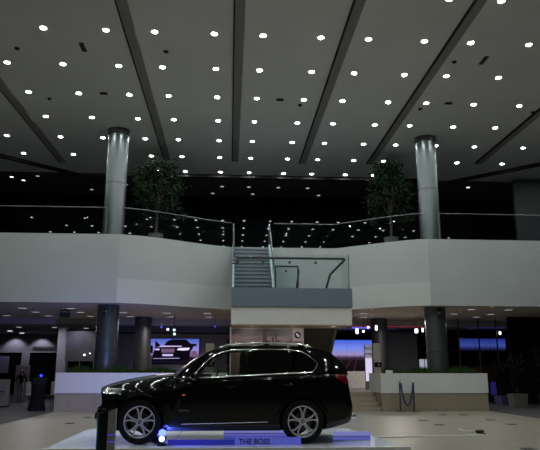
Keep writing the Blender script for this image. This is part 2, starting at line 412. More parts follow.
# ------------------------------------------------------------------ columns
def column(x, y, z0, z1, r, m, label, seams):
    t = thing('round_column', (x, y, z0), label, 'column')
    MB().lathe([(r, z0), (r, z1)], (x, y, 0), 48).build('shaft', m, t)
    for z in seams: MB().lathe([(r+.001, z-.02), (r+.006, z-.015), (r+.006, z+.015), (r+.001, z+.02)], (x, y, 0), 48, caps=False).build('joint_ring', M['column_dark'], t)
    if z1 > 5: MB().lathe([(r+.002, z1-.22), (r+.035, z1-.18), (r+.035, z1-.001)], (x, y, 0), 48, caps=False).build('collar', M['column_dark'], t)
    return t
column(-4.47, 23.6, .6, ZC, .395, M['column'], 'tall silver round column on the left, rising through the gallery', (2.05, 8.35))
column(7.79, 23.6, .6, ZC, .395, M['column'], 'tall silver round column on the right, rising through the gallery', (2.05, 8.35))
column(-3.9, 29, .6, 3.70, .37, M['column_dark'], 'short dark round column behind the left planter', ())
column(6.91, 29, .6, 3.70, .37, M['column_dark'], 'short dark round column behind the right planter', ())
def cctv(x, y, z, label):
    t = thing('security_camera', (x, y, z), label, 'camera')
    MB().rbox((x, y, z), (.09, .06, .09)).build('bracket', M['pot_grey'], t)
    MB().lathe([(.0001, -.08), (.05, -.06), (.07, -.02), (.07, .04), (.04, .06), (.0001, .065)], (x, y-.09, z), 18).build('housing', M['pot_grey'], t)
    MB().lathe([(.0001, -.03), (.035, -.028), (.045, -.02)], (x, y-.16, z-.03), 14, axis='Y').build('camera_lens', M['gloss_black'], t)
cctv(-4.50, 23.18, 3.41, 'small white dome camera on the left silver column')
cctv(7.80, 23.18, 3.45, 'small white dome camera on the right silver column')

# ------------------------------------------------------------------ gallery railing
def railing(poly, z0, label, posts, sub=1):
    t = thing('glass_railing', (poly[0][0], poly[0][1], z0), label, 'railing', 'glass railings along the gallery edge')
    H = 1.02
    for (a, b) in zip(poly[:-1], poly[1:]):
        A, B = Vector((*a, z0)), Vector((*b, z0)); n = Vector((-(B-A).y, (B-A).x, 0)).normalized()*.008
        g = (B-A).normalized()*.01
        vs = [p+q+Vector((0, 0, h)) for h in (0, H-.03) for q in (-n, n) for p in (A+g, B-g)]
        MB().add(vs, [(0, 2, 3, 1), (4, 5, 7, 6), (0, 1, 5, 4), (2, 6, 7, 3), (0, 4, 6, 2), (1, 3, 7, 5)]).build('glass_panel', M['glass'], t)
    MB().tube([(x, y, z0+H) for x, y in poly], .02, 8).build('top_rail', M['rail_grey'], t)
    for x, y in posts: MB().tube([(x, y, z0), (x, y, z0+H-.02)], .02, 8).build('post', M['rail_grey'], t)
    return t
ins = lambda p, d=.09: (p[0], p[1]+d)
railing([ins((-13.9, 22.78)), ins((-9.2, 22.75)), ins((-4.6, 22.72))], FZ1, 'straight glass railing above the left front wall of the gallery', [ins((-4.6, 22.72)), ins((-9.2, 22.75))])
railing([ins(p) for p in fp[1:7]], FZ1, 'curved glass railing above the left recess of the gallery', [])
railing([ins(p) for p in [(1.75, 24.88)] + fp[7:13]], FZ1, 'curved glass railing above the right recess of the gallery', [])
railing([ins((7.9, 22.74)), ins((12.4, 22.78)), ins((16.9, 22.82))], FZ1, 'straight glass railing above the right front wall of the gallery', [ins((7.9, 22.74)), ins((12.4, 22.78))])

# ------------------------------------------------------------------ main staircase
LZ = 4.07
t = thing('staircase', (2.08, 22, 0), 'blue-grey staircase with glass balustrade rising from a middle landing', 'staircase')
MB().box(.04, 4.12, 21.0, 22.58, LZ-.62, LZ).build('landing', M['landing'], t)
MB().box(.04, 4.10, 21.06, 22.55, 2.86, LZ-.62).build('landing_apron', mat('apron_white', (.66, .66, .64), .5, spec=.3, var=.03), t)
MB().box(.04, 4.10, 21.06, 22.55, 2.83, 2.86).build('landing_soffit', mat('warm_soffit', (.42, .34, .26), .8), t)
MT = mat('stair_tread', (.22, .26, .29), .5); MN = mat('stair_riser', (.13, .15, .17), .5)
for k in range(12):
    z = LZ+(6.16-LZ)*(k+1)/12; y = 22.58+.208*k
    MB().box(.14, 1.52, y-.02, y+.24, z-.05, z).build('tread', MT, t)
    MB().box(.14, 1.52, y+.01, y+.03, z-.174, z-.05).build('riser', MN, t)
for k in range(18):
    z = LZ-(LZ-.6)*(k+.5)/18; y = 22.60+.30*k
    MB().box(2.55, 3.95, y, y+.32, z-.05, z).build('tread', MT, t)
def slope(x0, x1, ya, za, yb, zb, h, m, name):
    return MB().prism([(ya, za-h), (yb, zb-h), (yb, zb), (ya, za)], x0, x1, 'YZ').build(name, m, t)
sb = mat('stair_stringer_glass_blue', (.32, .42, .45), .35)
slope(.06, .14, 22.55, LZ+.22, 25.12, 6.38, .42, sb, 'stringer')
slope(1.52, 1.60, 22.55, LZ+.22, 25.12, 6.38, .42, sb, 'stringer')
slope(2.45, 2.55, 22.55, LZ+.05, 28.0, .72, .5, M['landing'], 'stringer')
slope(3.95, 4.05, 22.55, LZ+.05, 28.0, .72, .5, mat('stringer_brown', (.16, .135, .10), .6), 'stringer')
slope(2.5, 4.0, 22.55, LZ-.3, 28.0, .62, .12, mat('flight_underside', (.06, .055, .045), .8), 'flight_underside')
for x in (.10, 1.56):
    slope(x-.006, x+.006, 22.6, LZ+1.0, 25.12, 7.12, .8, M['glass_green'], 'balustrade_glass')
    MB().tube([(x, 22.5, LZ+1.06), (x, 25.15, 7.22), (x, 25.5, 7.24)], .035, 8).build('handrail', M['rail_dark'], t)
    MB().tube([(x, 25.15, 6.2), (x, 25.15, 7.2)], .03, 8).build('post', M['rail_dark'], t)
# landing balustrade
MB().box(.06, 4.02, 21.04, 21.056, LZ, LZ+1.16).build('balustrade_glass', M['glass_green'], t)
MB().box(4.02, 4.045, 21.03, 21.066, LZ, LZ+1.18).build('glass_edge', mat('glass_edge_green', (.08, .13, .13), .3), t)
MB().box(4.02, 4.036, 21.08, 22.5, LZ, LZ+1.12).build('balustrade_glass', M['glass_green'], t)
MB().box(.05, .066, 21.08, 22.5, LZ, LZ+1.12).build('balustrade_glass', M['glass_green'], t)
MB().tube([(.22, 22.5, LZ+1.04), (.22, 21.12, LZ+1.04), (3.92, 21.12, LZ+1.04), (3.93, 21.22, LZ+1.02), (3.62, 22.5, LZ+.70), (3.62, 23.6, LZ+.28), (3.62, 27.6, 1.75)], .042, 8).build('handrail', M['rail_dark'], t)
MB().box(1.62, 2.44, 22.5, 22.516, LZ, LZ+.95).build('balustrade_glass', M['glass_green'], t)
MB().tube([(1.56, 22.5, LZ+.98), (2.44, 22.5, LZ+.98), (2.5, 22.75, LZ+.85), (2.5, 27.8, 1.6)], .035, 8).build('handrail', M['rail_dark'], t)
for x in (1.62, 2.44): MB().tube([(x, 22.48, LZ), (x, 22.48, LZ+.98)], .028, 8).build('post', M['rail_dark'], t)
for x in (.25, 1.1, 2.0, 2.9, 3.8): MB().lathe([(.0001, -.02), (.045, -.02), (.045, .02), (.0001, .02)], (x, 21.07, LZ+.88), 12, axis='Y').build('glass_clamp', M['rail_dark'], t)
MB().lathe([(.0001, -.02), (.045, -.02), (.045, .02), (.0001, .02)], (2.0, 22.49, LZ+.8), 12, axis='Y').build('glass_clamp', M['rail_dark'], t)

# warm small lamps below the landing
for i, x in enumerate((.75, 2.15, 3.55)):
    q = thing('soffit_spotlight', (x, 21.35, 2.83), 'small warm orange spotlight under the landing, %s from the left' % ORD[i], 'spotlight', 'spotlights under the landing')
    MB().lathe([(.09, -.001), (.10, -.015), (.06, -.015)], (x, 21.35, 2.83), 16, caps=False).build('trim_ring', M['trim_white'], q)
    MB().lathe([(.06, -.012), (.0001, -.012)], (x, 21.35, 2.83), 12, caps=False).build('lens', M['warm_lens'], q)

# wide stone steps up to the raised floor
t = thing('stone_steps', (4.0, 23, 0), 'wide beige stone steps between the planters behind the car', 'steps')
for k in range(4): MB().box(2.66, 5.28, 22.3+.35*k, 24.25, .15*k, .15*(k+1)).build('step', M['step'], t)

# mural
t = thing('city_mural', (1.33, 22.6, 1.0), 'pinkish grey city skyline poster on the wall under the landing', 'poster')
MB().box(.06, 2.62, 22.565, 22.59, 1.0, 2.82).build('print', grad_mat('mural_print', [(0, (.05, .04, .045)), (.45, (.15, .11, .11)), (.72, (.25, .18, .18)), (.86, (.085, .075, .095)), (1, (.05, .05, .07))], 1, noise=.75, nscale=(2.6, 1, 9), diffuse=True), t)
sky = MB()
for x, w, h in ((.45, .13, 1.98), (.52, .3, 1.72), (.95, .10, 2.0), (1.18, .14, 2.42), (1.24, .22, 2.02), (1.5, .08, 2.16), (1.62, .06, 2.26), (1.68, .14, 2.05), (1.98, .16, 1.98), (2.25, .2, 1.9)):
    sky.box(x, x+w, 22.558, 22.565, 1.02, h+.36)
sky.build('skyline', mat('mural_buildings', (.055, .045, .06), .6), t)
def roundel(parent, c, r, axis='Y', sgn=-1):
    """ring with blue and white quarters, facing -Y"""
    x, y, z = c
    MB().lathe([(.0001, 0), (r, 0), (r, sgn*.004), (.0001, sgn*.004)], c, 28, axis='Y').build('emblem_ring', M['gloss_black'], parent)
    for k in range(4):
        pts = [(x, y+sgn*.006, z)] + [(x+r*.62*math.cos(PI/2*k+PI/2*i/6), y+sgn*.006, z+r*.62*math.sin(PI/2*k+PI/2*i/6)) for i in range(7)]
        MB().sheet(pts).build('emblem_quarter', M['em_white'] if k % 2 else M['em_blue'], parent)
MB().box(2.24, 2.6, 22.554, 22.565, 2.38, 2.8).build('emblem_panel', mat('mural_emblem_panel', (.33, .28, .28), .6), t)
roundel(t, (2.42, 22.554, 2.59), .115)
for z in (2.51, 1.51):
    q = MB().box(-.02, .019, 22.62, 22.70, z-.07, z+.07).build('indicator_lamp', M['black'], mw)
    MB().bbox((-.04, 22.66, z), (.06, .08, .1), .015).build('red_lens', M['red_small'], q)

# ------------------------------------------------------------------ planters
def planter(x0, x1, y0, y1, label, hedge_label, hx0, hx1):
    t = thing('long_planter', ((x0+x1)/2, (y0+y1)/2, 0), label, 'planter', 'long white planters')
    MB().box(x0+.02, x1-.02, y0+.02, y1-.02, 0, .60).build('stone_base', M['stone'], t)
    w = MB(); w.box(x0, x1, y0, y0+.1, .60, 1.275); w.box(x0, x1, y1-.1, y1, .60, 1.275)
    w.box(x0, x0+.1, y0+.1, y1-.1, .60, 1.275); w.box(x1-.1, x1, y0+.1, y1-.1, .60, 1.275)
    w.build('white_wall', M['planter_white'], t)
    # soil sits round the column
    MB().box(x0+.1, x1-.1, y0+.1, y1-.1, .62, 1.14).build('soil', M['soil'], t)
    g = MB(); area = (hx1-hx0)*(y1-y0-.3)
    for _ in range(int(area*700)):
        x = random.uniform(hx0, hx1); y = random.uniform(y0+.15, y1-.15); a = random.uniform(0, 2*PI)
        h = random.uniform(.16, .38)*(.7+.5*math.sin(x*2.3+1)**2); w_ = random.uniform(.012, .028); l = random.uniform(-.08, .08)
        dx, dy = math.cos(a)*w_, math.sin(a)*w_
        g.add([(x-dx, y-dy, 1.13), (x+dx, y+dy, 1.13), (x+l, y+l*.6, 1.13+h)], [(0, 1, 2)])
    o = g.build('low_hedge', M['grass'], weld=False, recalc=False); tag(o, hedge_label, 'hedge', kind='stuff')
planter(-5.86, -.06, 22.3, 24.2, 'long white planter on a beige stone base at the left, behind the car bonnet', 'low dark green hedge growing in the left planter', -5.6, -1.2)
planter(5.30, 9.12, 22.3, 24.2, 'long white planter on a beige stone base at the right, behind the rope stanchions', 'low dark green hedge growing in the right planter', 5.75, 8.9)

def totem(x0, x1, y, z0, z1, label, black):
    t = thing('sign_board', ((x0+x1)/2, y, z0), label, 'sign', 'beige sign boards on the planters')
    MB().bbox(((x0+x1)/2, y, (z0+z1)/2), (x1-x0, .06, z1-z0), .012).build('panel', M['beige_sign'], t)
    MB().box(x0+.02, x1+.02, y-.05, y-.03, black, black+.17).build('black_strip', M['gloss_black'], t)
    roundel(t, ((x0+x1)/2+.05, y-.05, black+.085), .05)
totem(5.48, 5.75, 24.14, 1.275, 2.38, 'beige sign board with a black logo strip at the end of the right planter', 1.50)
totem(-.88, -.57, 24.14, 1.275, 2.35, 'beige sign board with a black logo strip seen behind the car windscreen', 1.50)
tag(MB().bbox((5.62, 22.36, 1.325), (.22, .12, .1), .01).build('small_box', M['white']), 'small white box on the corner of the right planter', 'box')

# rope stanchions
t0 = None
for i, (x, lab) in enumerate(((5.89, 'steel rope stanchion before the right planter, the left of the pair'), (6.37, 'steel rope stanchion before the right planter, the right of the pair'))):
    if t0 is None:
        t0 = thing('rope_stanchion', (x, 22.05, 0), lab, 'stanchion', 'stanchions before the right planter')
        MB().lathe([(.0001, 0), (.17, 0), (.17, .015), (.05, .035), (.0001, .04)], n=24).build('base', M['column_dark'], t0, local=True)
        MB().lathe([(.027, .02), (.027, .96)], n=14).build('pole', M['column_dark'], t0, local=True)
        MB().lathe([(.0001, .95), (.045, .955), (.05, .98), (.035, 1.01), (.045, 1.03), (.02, 1.055), (.0001, 1.06)], n=16).build('finial', M['steel'], t0, local=True)
    else: dup(t0, (x, 22.05, 0), lab)
pts = []
for k in range(25):
    u = k/24; pts.append((5.92+.42*u, 22.0+.0*u, .94-.74*(1-(2*u-1)**2)**.8*1.0))
rp = tag(MB().tube(pts, .030, 8).build('barrier_rope', mat('rope_blue', (.035, .045, .16), .7, bump=.3, scale=40)), 'dark blue rope hanging in a loop between the two stanchions', 'rope')

# ------------------------------------------------------------------ gallery trees
def tree(x, y, z0, zt, rad, label, seed):
    rnd = random.Random(seed)
    t = thing('potted_tree', (x, y, z0), label, 'tree', 'potted trees on the gallery')
    MB().lathe([(.0001, z0), (.22, z0), (.30, z0+.62), (.32, z0+.66), (.28, z0+.66), (.27, z0+.56), (.0001, z0+.56)], (x, y, 0), 24).build('pot', M['pot_grey'], t)
    tk = MB(); top = Vector((x, y, z0+1.9))
    tk.tube([(x, y, z0+.5), (x+.03, y, z0+1.2), top], [.06, .05, .045], 8)
    br = []
    for k in range(11):
        a = 2*PI*k/11+rnd.uniform(-.3, .3); e = rnd.uniform(.2, 1.3); L = rnd.uniform(.7, 1.0)
        p = top+Vector((math.cos(a)*math.cos(e)*rad*L, math.sin(a)*math.cos(e)*rad*L*.9, math.sin(e)*(zt-z0-2.1)*L)); br.append(p)
        tk.tube([top-Vector((0, 0, .3)), top.lerp(p, .5)+Vector((0, 0, .12)), p], [.03, .02, .01], 5)
    tk.build('trunk', M['bark'], t)
    lf = MB()
    cl = []
    for k in range(46):
        a = rnd.uniform(0, 2*PI); h = rnd.random()**.8
        rr = rad*(1.08-.66*h)*math.sqrt(rnd.random()); cl.append(Vector((x+math.cos(a)*rr, y+math.sin(a)*rr*.85, z0+1.30+h*(zt-z0-1.45))))
    for c in cl+br:
        for _ in range(75):
            p = c+Vector((rnd.gauss(0, .16), rnd.gauss(0, .16), rnd.gauss(0, .14)))
            d = Vector((rnd.uniform(-1, 1), rnd.uniform(-1, 1), rnd.uniform(-1.1, .3))).normalized()
            w = d.cross(Vector((rnd.uniform(-1, 1), rnd.uniform(-1, 1), rnd.uniform(-1, 1)))).normalized()
            L = rnd.uniform(.10, .17); W = L*.24
            lf.add([p, p+d*L*.5+w*W, p+d*L, p+d*L*.5-w*W], [(0, 1, 2, 3)])
    lf.build('foliage', M['leaf'], t, weld=False, recalc=False)
tree(-3.1, 25.5, 6.15, 10.05, 1.32, 'leafy dark green potted tree on the gallery beside the left column', 3)
tree(6.72, 25.5, 6.15, 10.15, 1.05, 'leafy dark green potted tree on the gallery beside the right column', 5)

# ------------------------------------------------------------------ display platform
t = thing('display_platform', (0, 13, 0), 'low glossy white platform under the dark car', 'platform')
MB().prism([(-3.08, 11.28), (3.13, 11.28), (2.72, 15.0), (-3.12, 15.0)], .005, .07).build('deck', M['platform'], t)
e = MB(); e.box(-3.10, 3.15, 11.22, 11.28, .0, .078); e.build('front_edge', M['edge_white'], t)
s_ = MB()
for x in (-1.0, .45, 1.75): s_.box(x-.006, x+.006, 11.28, 15.0, .0702, .0712)
s_.build('joint', M['vent'], t)
pf = grad_mat('light_panel_glow', [(0, (.10, .11, .55)), (.40, (.16, .17, .62)), (.48, (.03, .03, .12)), (.56, (.26, .27, .70)), (1, (.30, .31, .72))], .62, axis='Z', noise=.10, nscale=(4, 4, 1))  # video wall's reflection in the glossy deck, painted as glow on upright panels
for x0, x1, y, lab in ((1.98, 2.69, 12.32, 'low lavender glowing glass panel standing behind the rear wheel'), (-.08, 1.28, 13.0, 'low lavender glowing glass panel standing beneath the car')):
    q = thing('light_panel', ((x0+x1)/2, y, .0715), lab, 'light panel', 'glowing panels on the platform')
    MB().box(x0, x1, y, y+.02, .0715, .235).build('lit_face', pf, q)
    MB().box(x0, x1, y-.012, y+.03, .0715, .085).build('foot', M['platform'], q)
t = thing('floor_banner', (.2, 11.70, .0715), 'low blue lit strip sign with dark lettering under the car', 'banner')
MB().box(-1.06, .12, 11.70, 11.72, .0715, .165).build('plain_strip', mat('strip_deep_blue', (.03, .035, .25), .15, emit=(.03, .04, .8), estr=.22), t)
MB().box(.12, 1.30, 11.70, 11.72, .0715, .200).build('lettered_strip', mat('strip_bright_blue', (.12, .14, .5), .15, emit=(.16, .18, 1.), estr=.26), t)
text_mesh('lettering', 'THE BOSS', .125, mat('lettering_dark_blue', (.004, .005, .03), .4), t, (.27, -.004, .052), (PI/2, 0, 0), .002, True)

# LED uplight behind the front wheel
t = thing('led_uplight', (-1.15, 11.68, .071), 'small bright blue LED floor light behind the front wheel', 'lamp')
MB().lathe([(.0001, .071), (.09, .071), (.09, .10), (.03, .11), (.0001, .11)], (-1.15, 11.68, 0), 18).build('base', M['black'], t)
MB().lathe([(.0001, -.06), (.06, -.055), (.072, 0), (.072, .08), (.0001, .085)], (-1.15, 11.68, .19), 20, axis='Y').build('housing', M['black'], t)
MB().lathe([(.048, -.064), (.035, -.07), (.0001, -.072)], (-1.15, 11.68, .19), 20, axis='Y', caps=False).build('lens', M['led_blue'], t)
MB().lathe([(.0001, 0), (.055, 0), (.06, .09), (.0001, .12)], (-1.15, 11.68, .23), 18).build('side_glow', emit_mat('led_glow_blue', (.06, .10, 1.), 6), t)

# floor accessories at the right
for i, (x, y, lab) in enumerate([(-4.12, 17.45, 'floor box left of the platform, the nearer of two'), (-4.14, 19.62, 'floor box left of the platform, the farther of two, by the planter'), (6.77, 20.3, 'floor box farthest back, left of two, before the right planter'),
        (7.41, 20.27, 'floor box farthest back, right of two, before the right planter'), (5.43, 18.02, 'leftmost floor box in the middle right floor'), (5.43, 16.59, 'floor box in front of the leftmost right floor box'),
        (7.44, 18.2, 'floor box near the dark carpet edge, farther one'), (7.36, 16.67, 'floor box near the dark carpet edge, nearer one'), (5.34, 11.5, 'floor box nearest the camera at the bottom right')]):
    q = thing('floor_box', (x, y, 0), 'flat dark grey ' + lab, 'floor box', 'floor boxes in the tiles')
    MB().bbox((x, y, .006), (.22, .24, .012), .004).build('lid', mat('floor_box_lid', (.075, .072, .06), .5), q)
    MB().box(x-.09, x+.09, y-.03, y+.03, .012, .015).build('cable_flap', M['black'], q)
tag(MB().prism([(3.1, 13.52), (5.55, 13.78), (5.55, 13.84), (3.1, 13.6)], 0, .02).build('cable_cover', M['edge_white']), 'thin white cable cover running right across the floor from the platform', 'cable cover')
t = thing('cable_plug', (5.63, 14.45, 0), 'black plug lying at the end of the white cable', 'plug')
MB().bbox((5.62, 14.40, .035), (.15, .13, .07), .02, .4).build('plug_body', M['black'], t)
MB().tube([(5.62, 14.34, .03), (5.63, 14.15, .012), (5.56, 13.88, .012)], .014, 6).build('plug_cord', M['black'], t)
tag(MB().tube([(5.38, 15.1, .02), (5.42, 14.95, .012), (5.4, 14.7, .012), (5.46, 14.56, .02), (5.5, 14.5, .02)], [.02, .016, .016, .016, .016], 6).build('cable', mat('pale_cable', (.55, .55, .5), .6)), 'pale cable curled on the floor beside the black plug', 'cable')

# brochure stand near the camera
t = thing('brochure_stand', (-1.27, 7.05, 0), 'slim dark glass and brushed metal stand in front of the car nose', 'stand')
def slopebox(x0, x1, y0, y1, z0, za, zb): # top slopes from za at x0 to zb at x1
    return MB().add([(x0, y0, z0), (x1, y0, z0), (x1, y1, z0), (x0, y1, z0), (x0, y0, za), (x1, y0, zb), (x1, y1, zb), (x0, y1, za)], [(0, 3, 2, 1), (4, 5, 6, 7), (0, 1, 5, 4), (1, 2, 6, 5), (2, 3, 7, 6), (3, 0, 4, 7)])
slopebox(-1.365, -1.266, 7.03, 7.10, .02, .905, .93).build('dark_glass_panel', mat('stand_dark_glass', (.006, .012, .016), .08, spec=.5), t)
slopebox(-1.262, -1.183, 7.0, 7.06, .02, .93, .96).build('metal_panel', mat('stand_metal', (.42, .42, .46), .5, metal=.2), t)
MB().box(-1.377, -1.366, 7.02, 7.10, .02, .90).build('glass_edge', mat('stand_edge', (.02, .07, .09), .2, emit=(.03, .14, .22), estr=.12), t)
MB().bbox((-1.28, 7.06, .01), (.34, .3, .02), .006).build('base_plate', M['steel'], t)
for z in (.685, .615):  # blue reflections on the metal, painted as faintly glowing strips
    MB().box(-1.260, -1.185, 6.996, 7.0, z, z+.016).build('blue_light_strip', mat('stand_blue_strip', (.1, .1, .6), .4, emit=(.12, .12, 1.), estr=.25), t)

# ------------------------------------------------------------------ screens and ground floor furniture
t = thing('wall_screen', (-2.66, 30.95, 1.7), 'large wall screen on the left showing the front of a dark car', 'screen')
tvx0, tvx1, tz0, tz1 = -3.86, -1.46, 1.68, 2.84
MB().bbox(((tvx0+tvx1)/2, 30.96, (tz0+tz1)/2), (tvx1-tvx0+.06, .08, tz1-tz0+.06), .015).build('bezel', M['gloss_black'], t)
MB().box(tvx0, tvx1, 30.908, 30.918, tz0, tz1).build('display', grad_mat('tv_sky', [(0, (.004, .003, .008)), (.26, (.02, .012, .03)), (.34, (.22, .12, .20)), (.55, (.30, .26, .70)), (1, (.07, .13, .55))], 1., noise=.12), t)
def tvp(poly, name, m, d=0.):
    w, h = tvx1-tvx0, tz1-tz0
    MB().prism([(tvx0+a*w, tz0+b*h) for a, b in poly], 30.900-d, 30.907-d, 'XZ').build(name, m, t)
eb = emit_mat('tv_black', (.004, .003, .008), 1.); el = emit_mat('tv_lilac', (.62, .50, .95), 1.); ew = emit_mat('tv_white', (.85, .75, 1.), 1.); ep = emit_mat('tv_dim', (.16, .09, .18), 1.)
tvp([(.08, .10), (.10, .45), (.14, .62), (.30, .70), (.36, .90), (.46, .98), (.74, .98), (.84, .80), (.92, .72), (.95, .70), (.95, .80), (.90, .80), (.88, .62), (.84, .5), (.80, .10)], 'pictured_car', eb)
tvp([(.13, .58), (.13, .93), (.23, .75), (.20, .62)], 'pictured_mirror', eb, .001)
tvp([(.15, .66), (.30, .72), (.66, .72), (.66, .68), (.30, .67)], 'pictured_bonnet', el, .002)
tvp([(.56, .55), (.60, .63), (.82, .64), (.80, .55), (.68, .52)], 'pictured_headlight', ew, .002)
tvp([(.13, .54), (.14, .60), (.22, .60), (.22, .53)], 'pictured_headlight', el, .002)
tvp([(.28, .30), (.28, .38), (.49, .38), (.49, .30)], 'pictured_plate', el, .002)
tvp([(.26, .44), (.25, .60), (.52, .60), (.51, .44)], 'pictured_grille', ep, .0015)
tvp([(.10, .19), (.10, .205), (.62, .225), (.62, .205)], 'pictured_trim', el, .002)
tvp([(.84, .28), (.86, .5), (.94, .52), (.97, .4), (.95, .25)], 'pictured_wheel', ep, .002)
tvp([(.04, .42), (.04, .72), (.07, .74), (.09, .68), (.09, .42)], 'pictured_tower', eb, .0005)

t = thing('video_wall', (6.68, 33.0, 1.5), 'wide video wall of joined panels showing a blue sunset sky over a dark road', 'screen')
vs_ = grad_mat('video_sky', [(0, (.004, .003, .006)), (.34, (.010, .006, .010)), (.44, (.05, .03, .07)), (.52, (.28, .22, .42)), (.72, (.16, .22, .72)), (1, (.05, .10, .62))], 1.15, noise=.10, nscale=(3, 1, 2))
for i in range(3): MB().box(5.29+.83*i, 6.10+.83*i, 32.94, 33.0, 1.35, 2.92).build('video_panel', vs_, t)
MB().box(5.25, 7.85, 33.0, 33.06, .6, 2.95).build('back_frame', M['wall_black'], t)
vr = emit_mat('video_road', (.045, .014, .014), 1.)
for i, dx in enumerate((0, .5)):
    MB().add([(5.9+dx, 32.935, 1.36), (5.98+dx, 32.935, 1.36), (6.3+dx*.6, 32.935, 1.85), (6.6+dx*.4, 32.935, 2.05), (6.56+dx*.4, 32.935, 2.05), (6.24+dx*.6, 32.935, 1.87)], [(0, 1, 2, 5), (5, 2, 3, 4)]).build('road_streak', vr, t)
tag(MB().bbox((5.55, 28.0, .97), (1.25, .3, .73), .02).build('low_partition', mat('partition_white', (.52, .51, .50), .6)), 'low white partition below the video wall at the top of the steps', 'partition')

t = thing('lightbox', (5.69, 26.0, .6), 'tall glowing white lightbox poster behind the right planter end', 'lightbox')
MB().bbox((5.69, 26.0, 1.50), (.30, .10, 1.80), .015).build('case', M['pot_white'], t)
MB().box(5.555, 5.825, 25.94, 25.95, .95, 1.85).build('lit_lower_face', emit_mat('lightbox_glow', (.80, .74, 1.), .85), t)
MB().box(5.555, 5.825, 25.94, 25.95, 1.85, 2.38).build('picture_face', grad_mat('lightbox_picture', [(0, (.5, .45, .62)), (.4, (.05, .05, .06)), (.55, (.4, .4, .5)), (.75, (.06, .06, .07)), (1, (.35, .35, .42))], .8, noise=.9, nscale=(5, 1, 6)), t)

# distant bright window
w = struct(MB().box(9.9, 10.42, 32.9, 32.95, 1.48, 1.95), 'window_1', emit_mat('window_glow', (.42, .44, .52), .8))
MB().box(10.14, 10.17, 32.88, 32.9, 1.48, 1.95).build('window_bar', M['wall_black'], w)
struct(MB().box(9.55, 17, 33, 33.2, 0, 3.45), 'wall_right_back', M['wall_black'])

t = thing('wall_screen', (12.55, 31, 2.3), 'wide blue glowing screen on the dark right wall', 'screen')
MB().bbox((12.55, 31.05, 2.64), (2.4, .08, .66), .012).build('bezel', M['gloss_black'], t)
for i in range(3): MB().box(11.40+.78*i, 12.16+.78*i, 31.0, 31.01, 2.34, 2.93).build('display', grad_mat('right_screen_%d' % i, [(0, (.004, .004, .02)), (.22, (.02, .025, .12)), (.4, (.06, .09, .42)), (.8, (.035, .055, .36)), (1, (.02, .03, .22))], .75, noise=.25, nscale=(4, 1, 3)), t)
MB().box(12.55, 12.60, 31.03, 31.09, .6, 2.35).build('stand_post', M['black'], t)
MB().box(12.2, 13.0, 30.9, 31.3, -.001, .6).build('stand_base', M['black'], t)
tag(MB().box(11.7, 13.7, 30.8, 30.85, 3.44, 3.52-.07).build('ceiling_light_strip', emit_mat('blue_strip_glow', (.06, .07, .45), .8)), 'thin blue light strip on the ceiling above the blue screen', 'light strip')
tag(MB().box(6.0, 6.9, 30.8, 30.9, 3.38, 3.45).build('ceiling_light_strip', emit_mat('blue_strip_glow_bright', (.12, .14, .8), 1.)), 'thin blue light strip on the ceiling above the video wall', 'light strip')
tag(MB().tube([(4.6, 30.0, 3.42), (9.4, 30.0, 3.42)], .03, 6).build('ceiling_neon_tube', emit_mat('red_neon', (.30, .03, .05), .5)), 'thin dim red neon tube along the ceiling above the dark column', 'neon')

t = thing('sofa', (12.2, 29.6, 0), 'dark red sofa in the shadows below the blue screen', 'sofa')
sr = mat('sofa_red', (.10, .010, .014), .7)
MB().bbox((12.2, 29.5, .72), (1.3, .7, .3), .06).build('seat', sr, t); MB().bbox((12.2, 29.8, 1.2), (1.3, .18, .8), .06).build('backrest', sr, t)
for x in (11.62, 12.78): MB().bbox((x, 29.5, .85), (.16, .7, .6), .05).build('armrest', sr, t)
MB().box(11.6, 12.8, 29.2, 29.85, 0, .58).build('plinth', M['black'], t)

t = thing('glass_partition', (11.2, 28.6, 0), 'dark framed glass partition before the blue screen at the right', 'partition')
MB().box(9.7, 12.3, 28.66, 28.67, .02, 3.66).build('glass_panel', M['glass'], t)
for x in (9.68, 10.5, 11.45, 12.3): MB().box(x-.02, x+.02, 28.62, 28.7, 0, 3.70).build('mullion', M['rail_dark'], t)
# dark right corner: pots with plants and a purple lamp
def pot_plant(x, y, w, h, m, top, label, seed):
    rnd = random.Random(seed)
    t = thing('potted_plant', (x, y, 0), label, 'plant', 'potted plants by the right wall')
    mb = MB(); mb.add([(x-w/2*.85, y-w/2*.85, 0), (x+w/2*.85, y-w/2*.85, 0), (x+w/2*.85, y+w/2*.85, 0), (x-w/2*.85, y+w/2*.85, 0), (x-w/2, y-w/2, h), (x+w/2, y-w/2, h), (x+w/2, y+w/2, h), (x-w/2, y+w/2, h)],
        [(0, 3, 2, 1), (4, 5, 6, 7), (0, 1, 5, 4), (1, 2, 6, 5), (2, 3, 7, 6), (3, 0, 4, 7)]); mb.build('pot', m, t)
    st = MB(); lf = MB()
    for k in range(12):
        a = rnd.uniform(0, 2*PI); p = Vector((x+math.cos(a)*rnd.uniform(.1, .45), y+math.sin(a)*rnd.uniform(.1, .4), h+rnd.uniform(.5, 1)*(top-h)))
        st.tube([(x, y, h-.02), Vector((x, y, h)).lerp(p, .5)+Vector((0, 0, .08)), p], .01, 5)
        for j in range(60):
            u = rnd.uniform(.25, 1); c = Vector((x, y, h)).lerp(p, u)+Vector((rnd.gauss(0, .09), rnd.gauss(0, .09), rnd.gauss(0, .09)))
            d = Vector((rnd.uniform(-1, 1), rnd.uniform(-1, 1), rnd.uniform(-.6, .9))).normalized(); s2 = d.cross(Vector((0, 0, 1))).normalized()*.03
            L = rnd.uniform(.12, .22); lf.add([c, c+d*L*.5+s2, c+d*L, c+d*L*.5-s2], [(0, 1, 2, 3)])
    st.build('stem', M['bark'], t); lf.build('foliage', M['leaf'], t, weld=False, recalc=False)
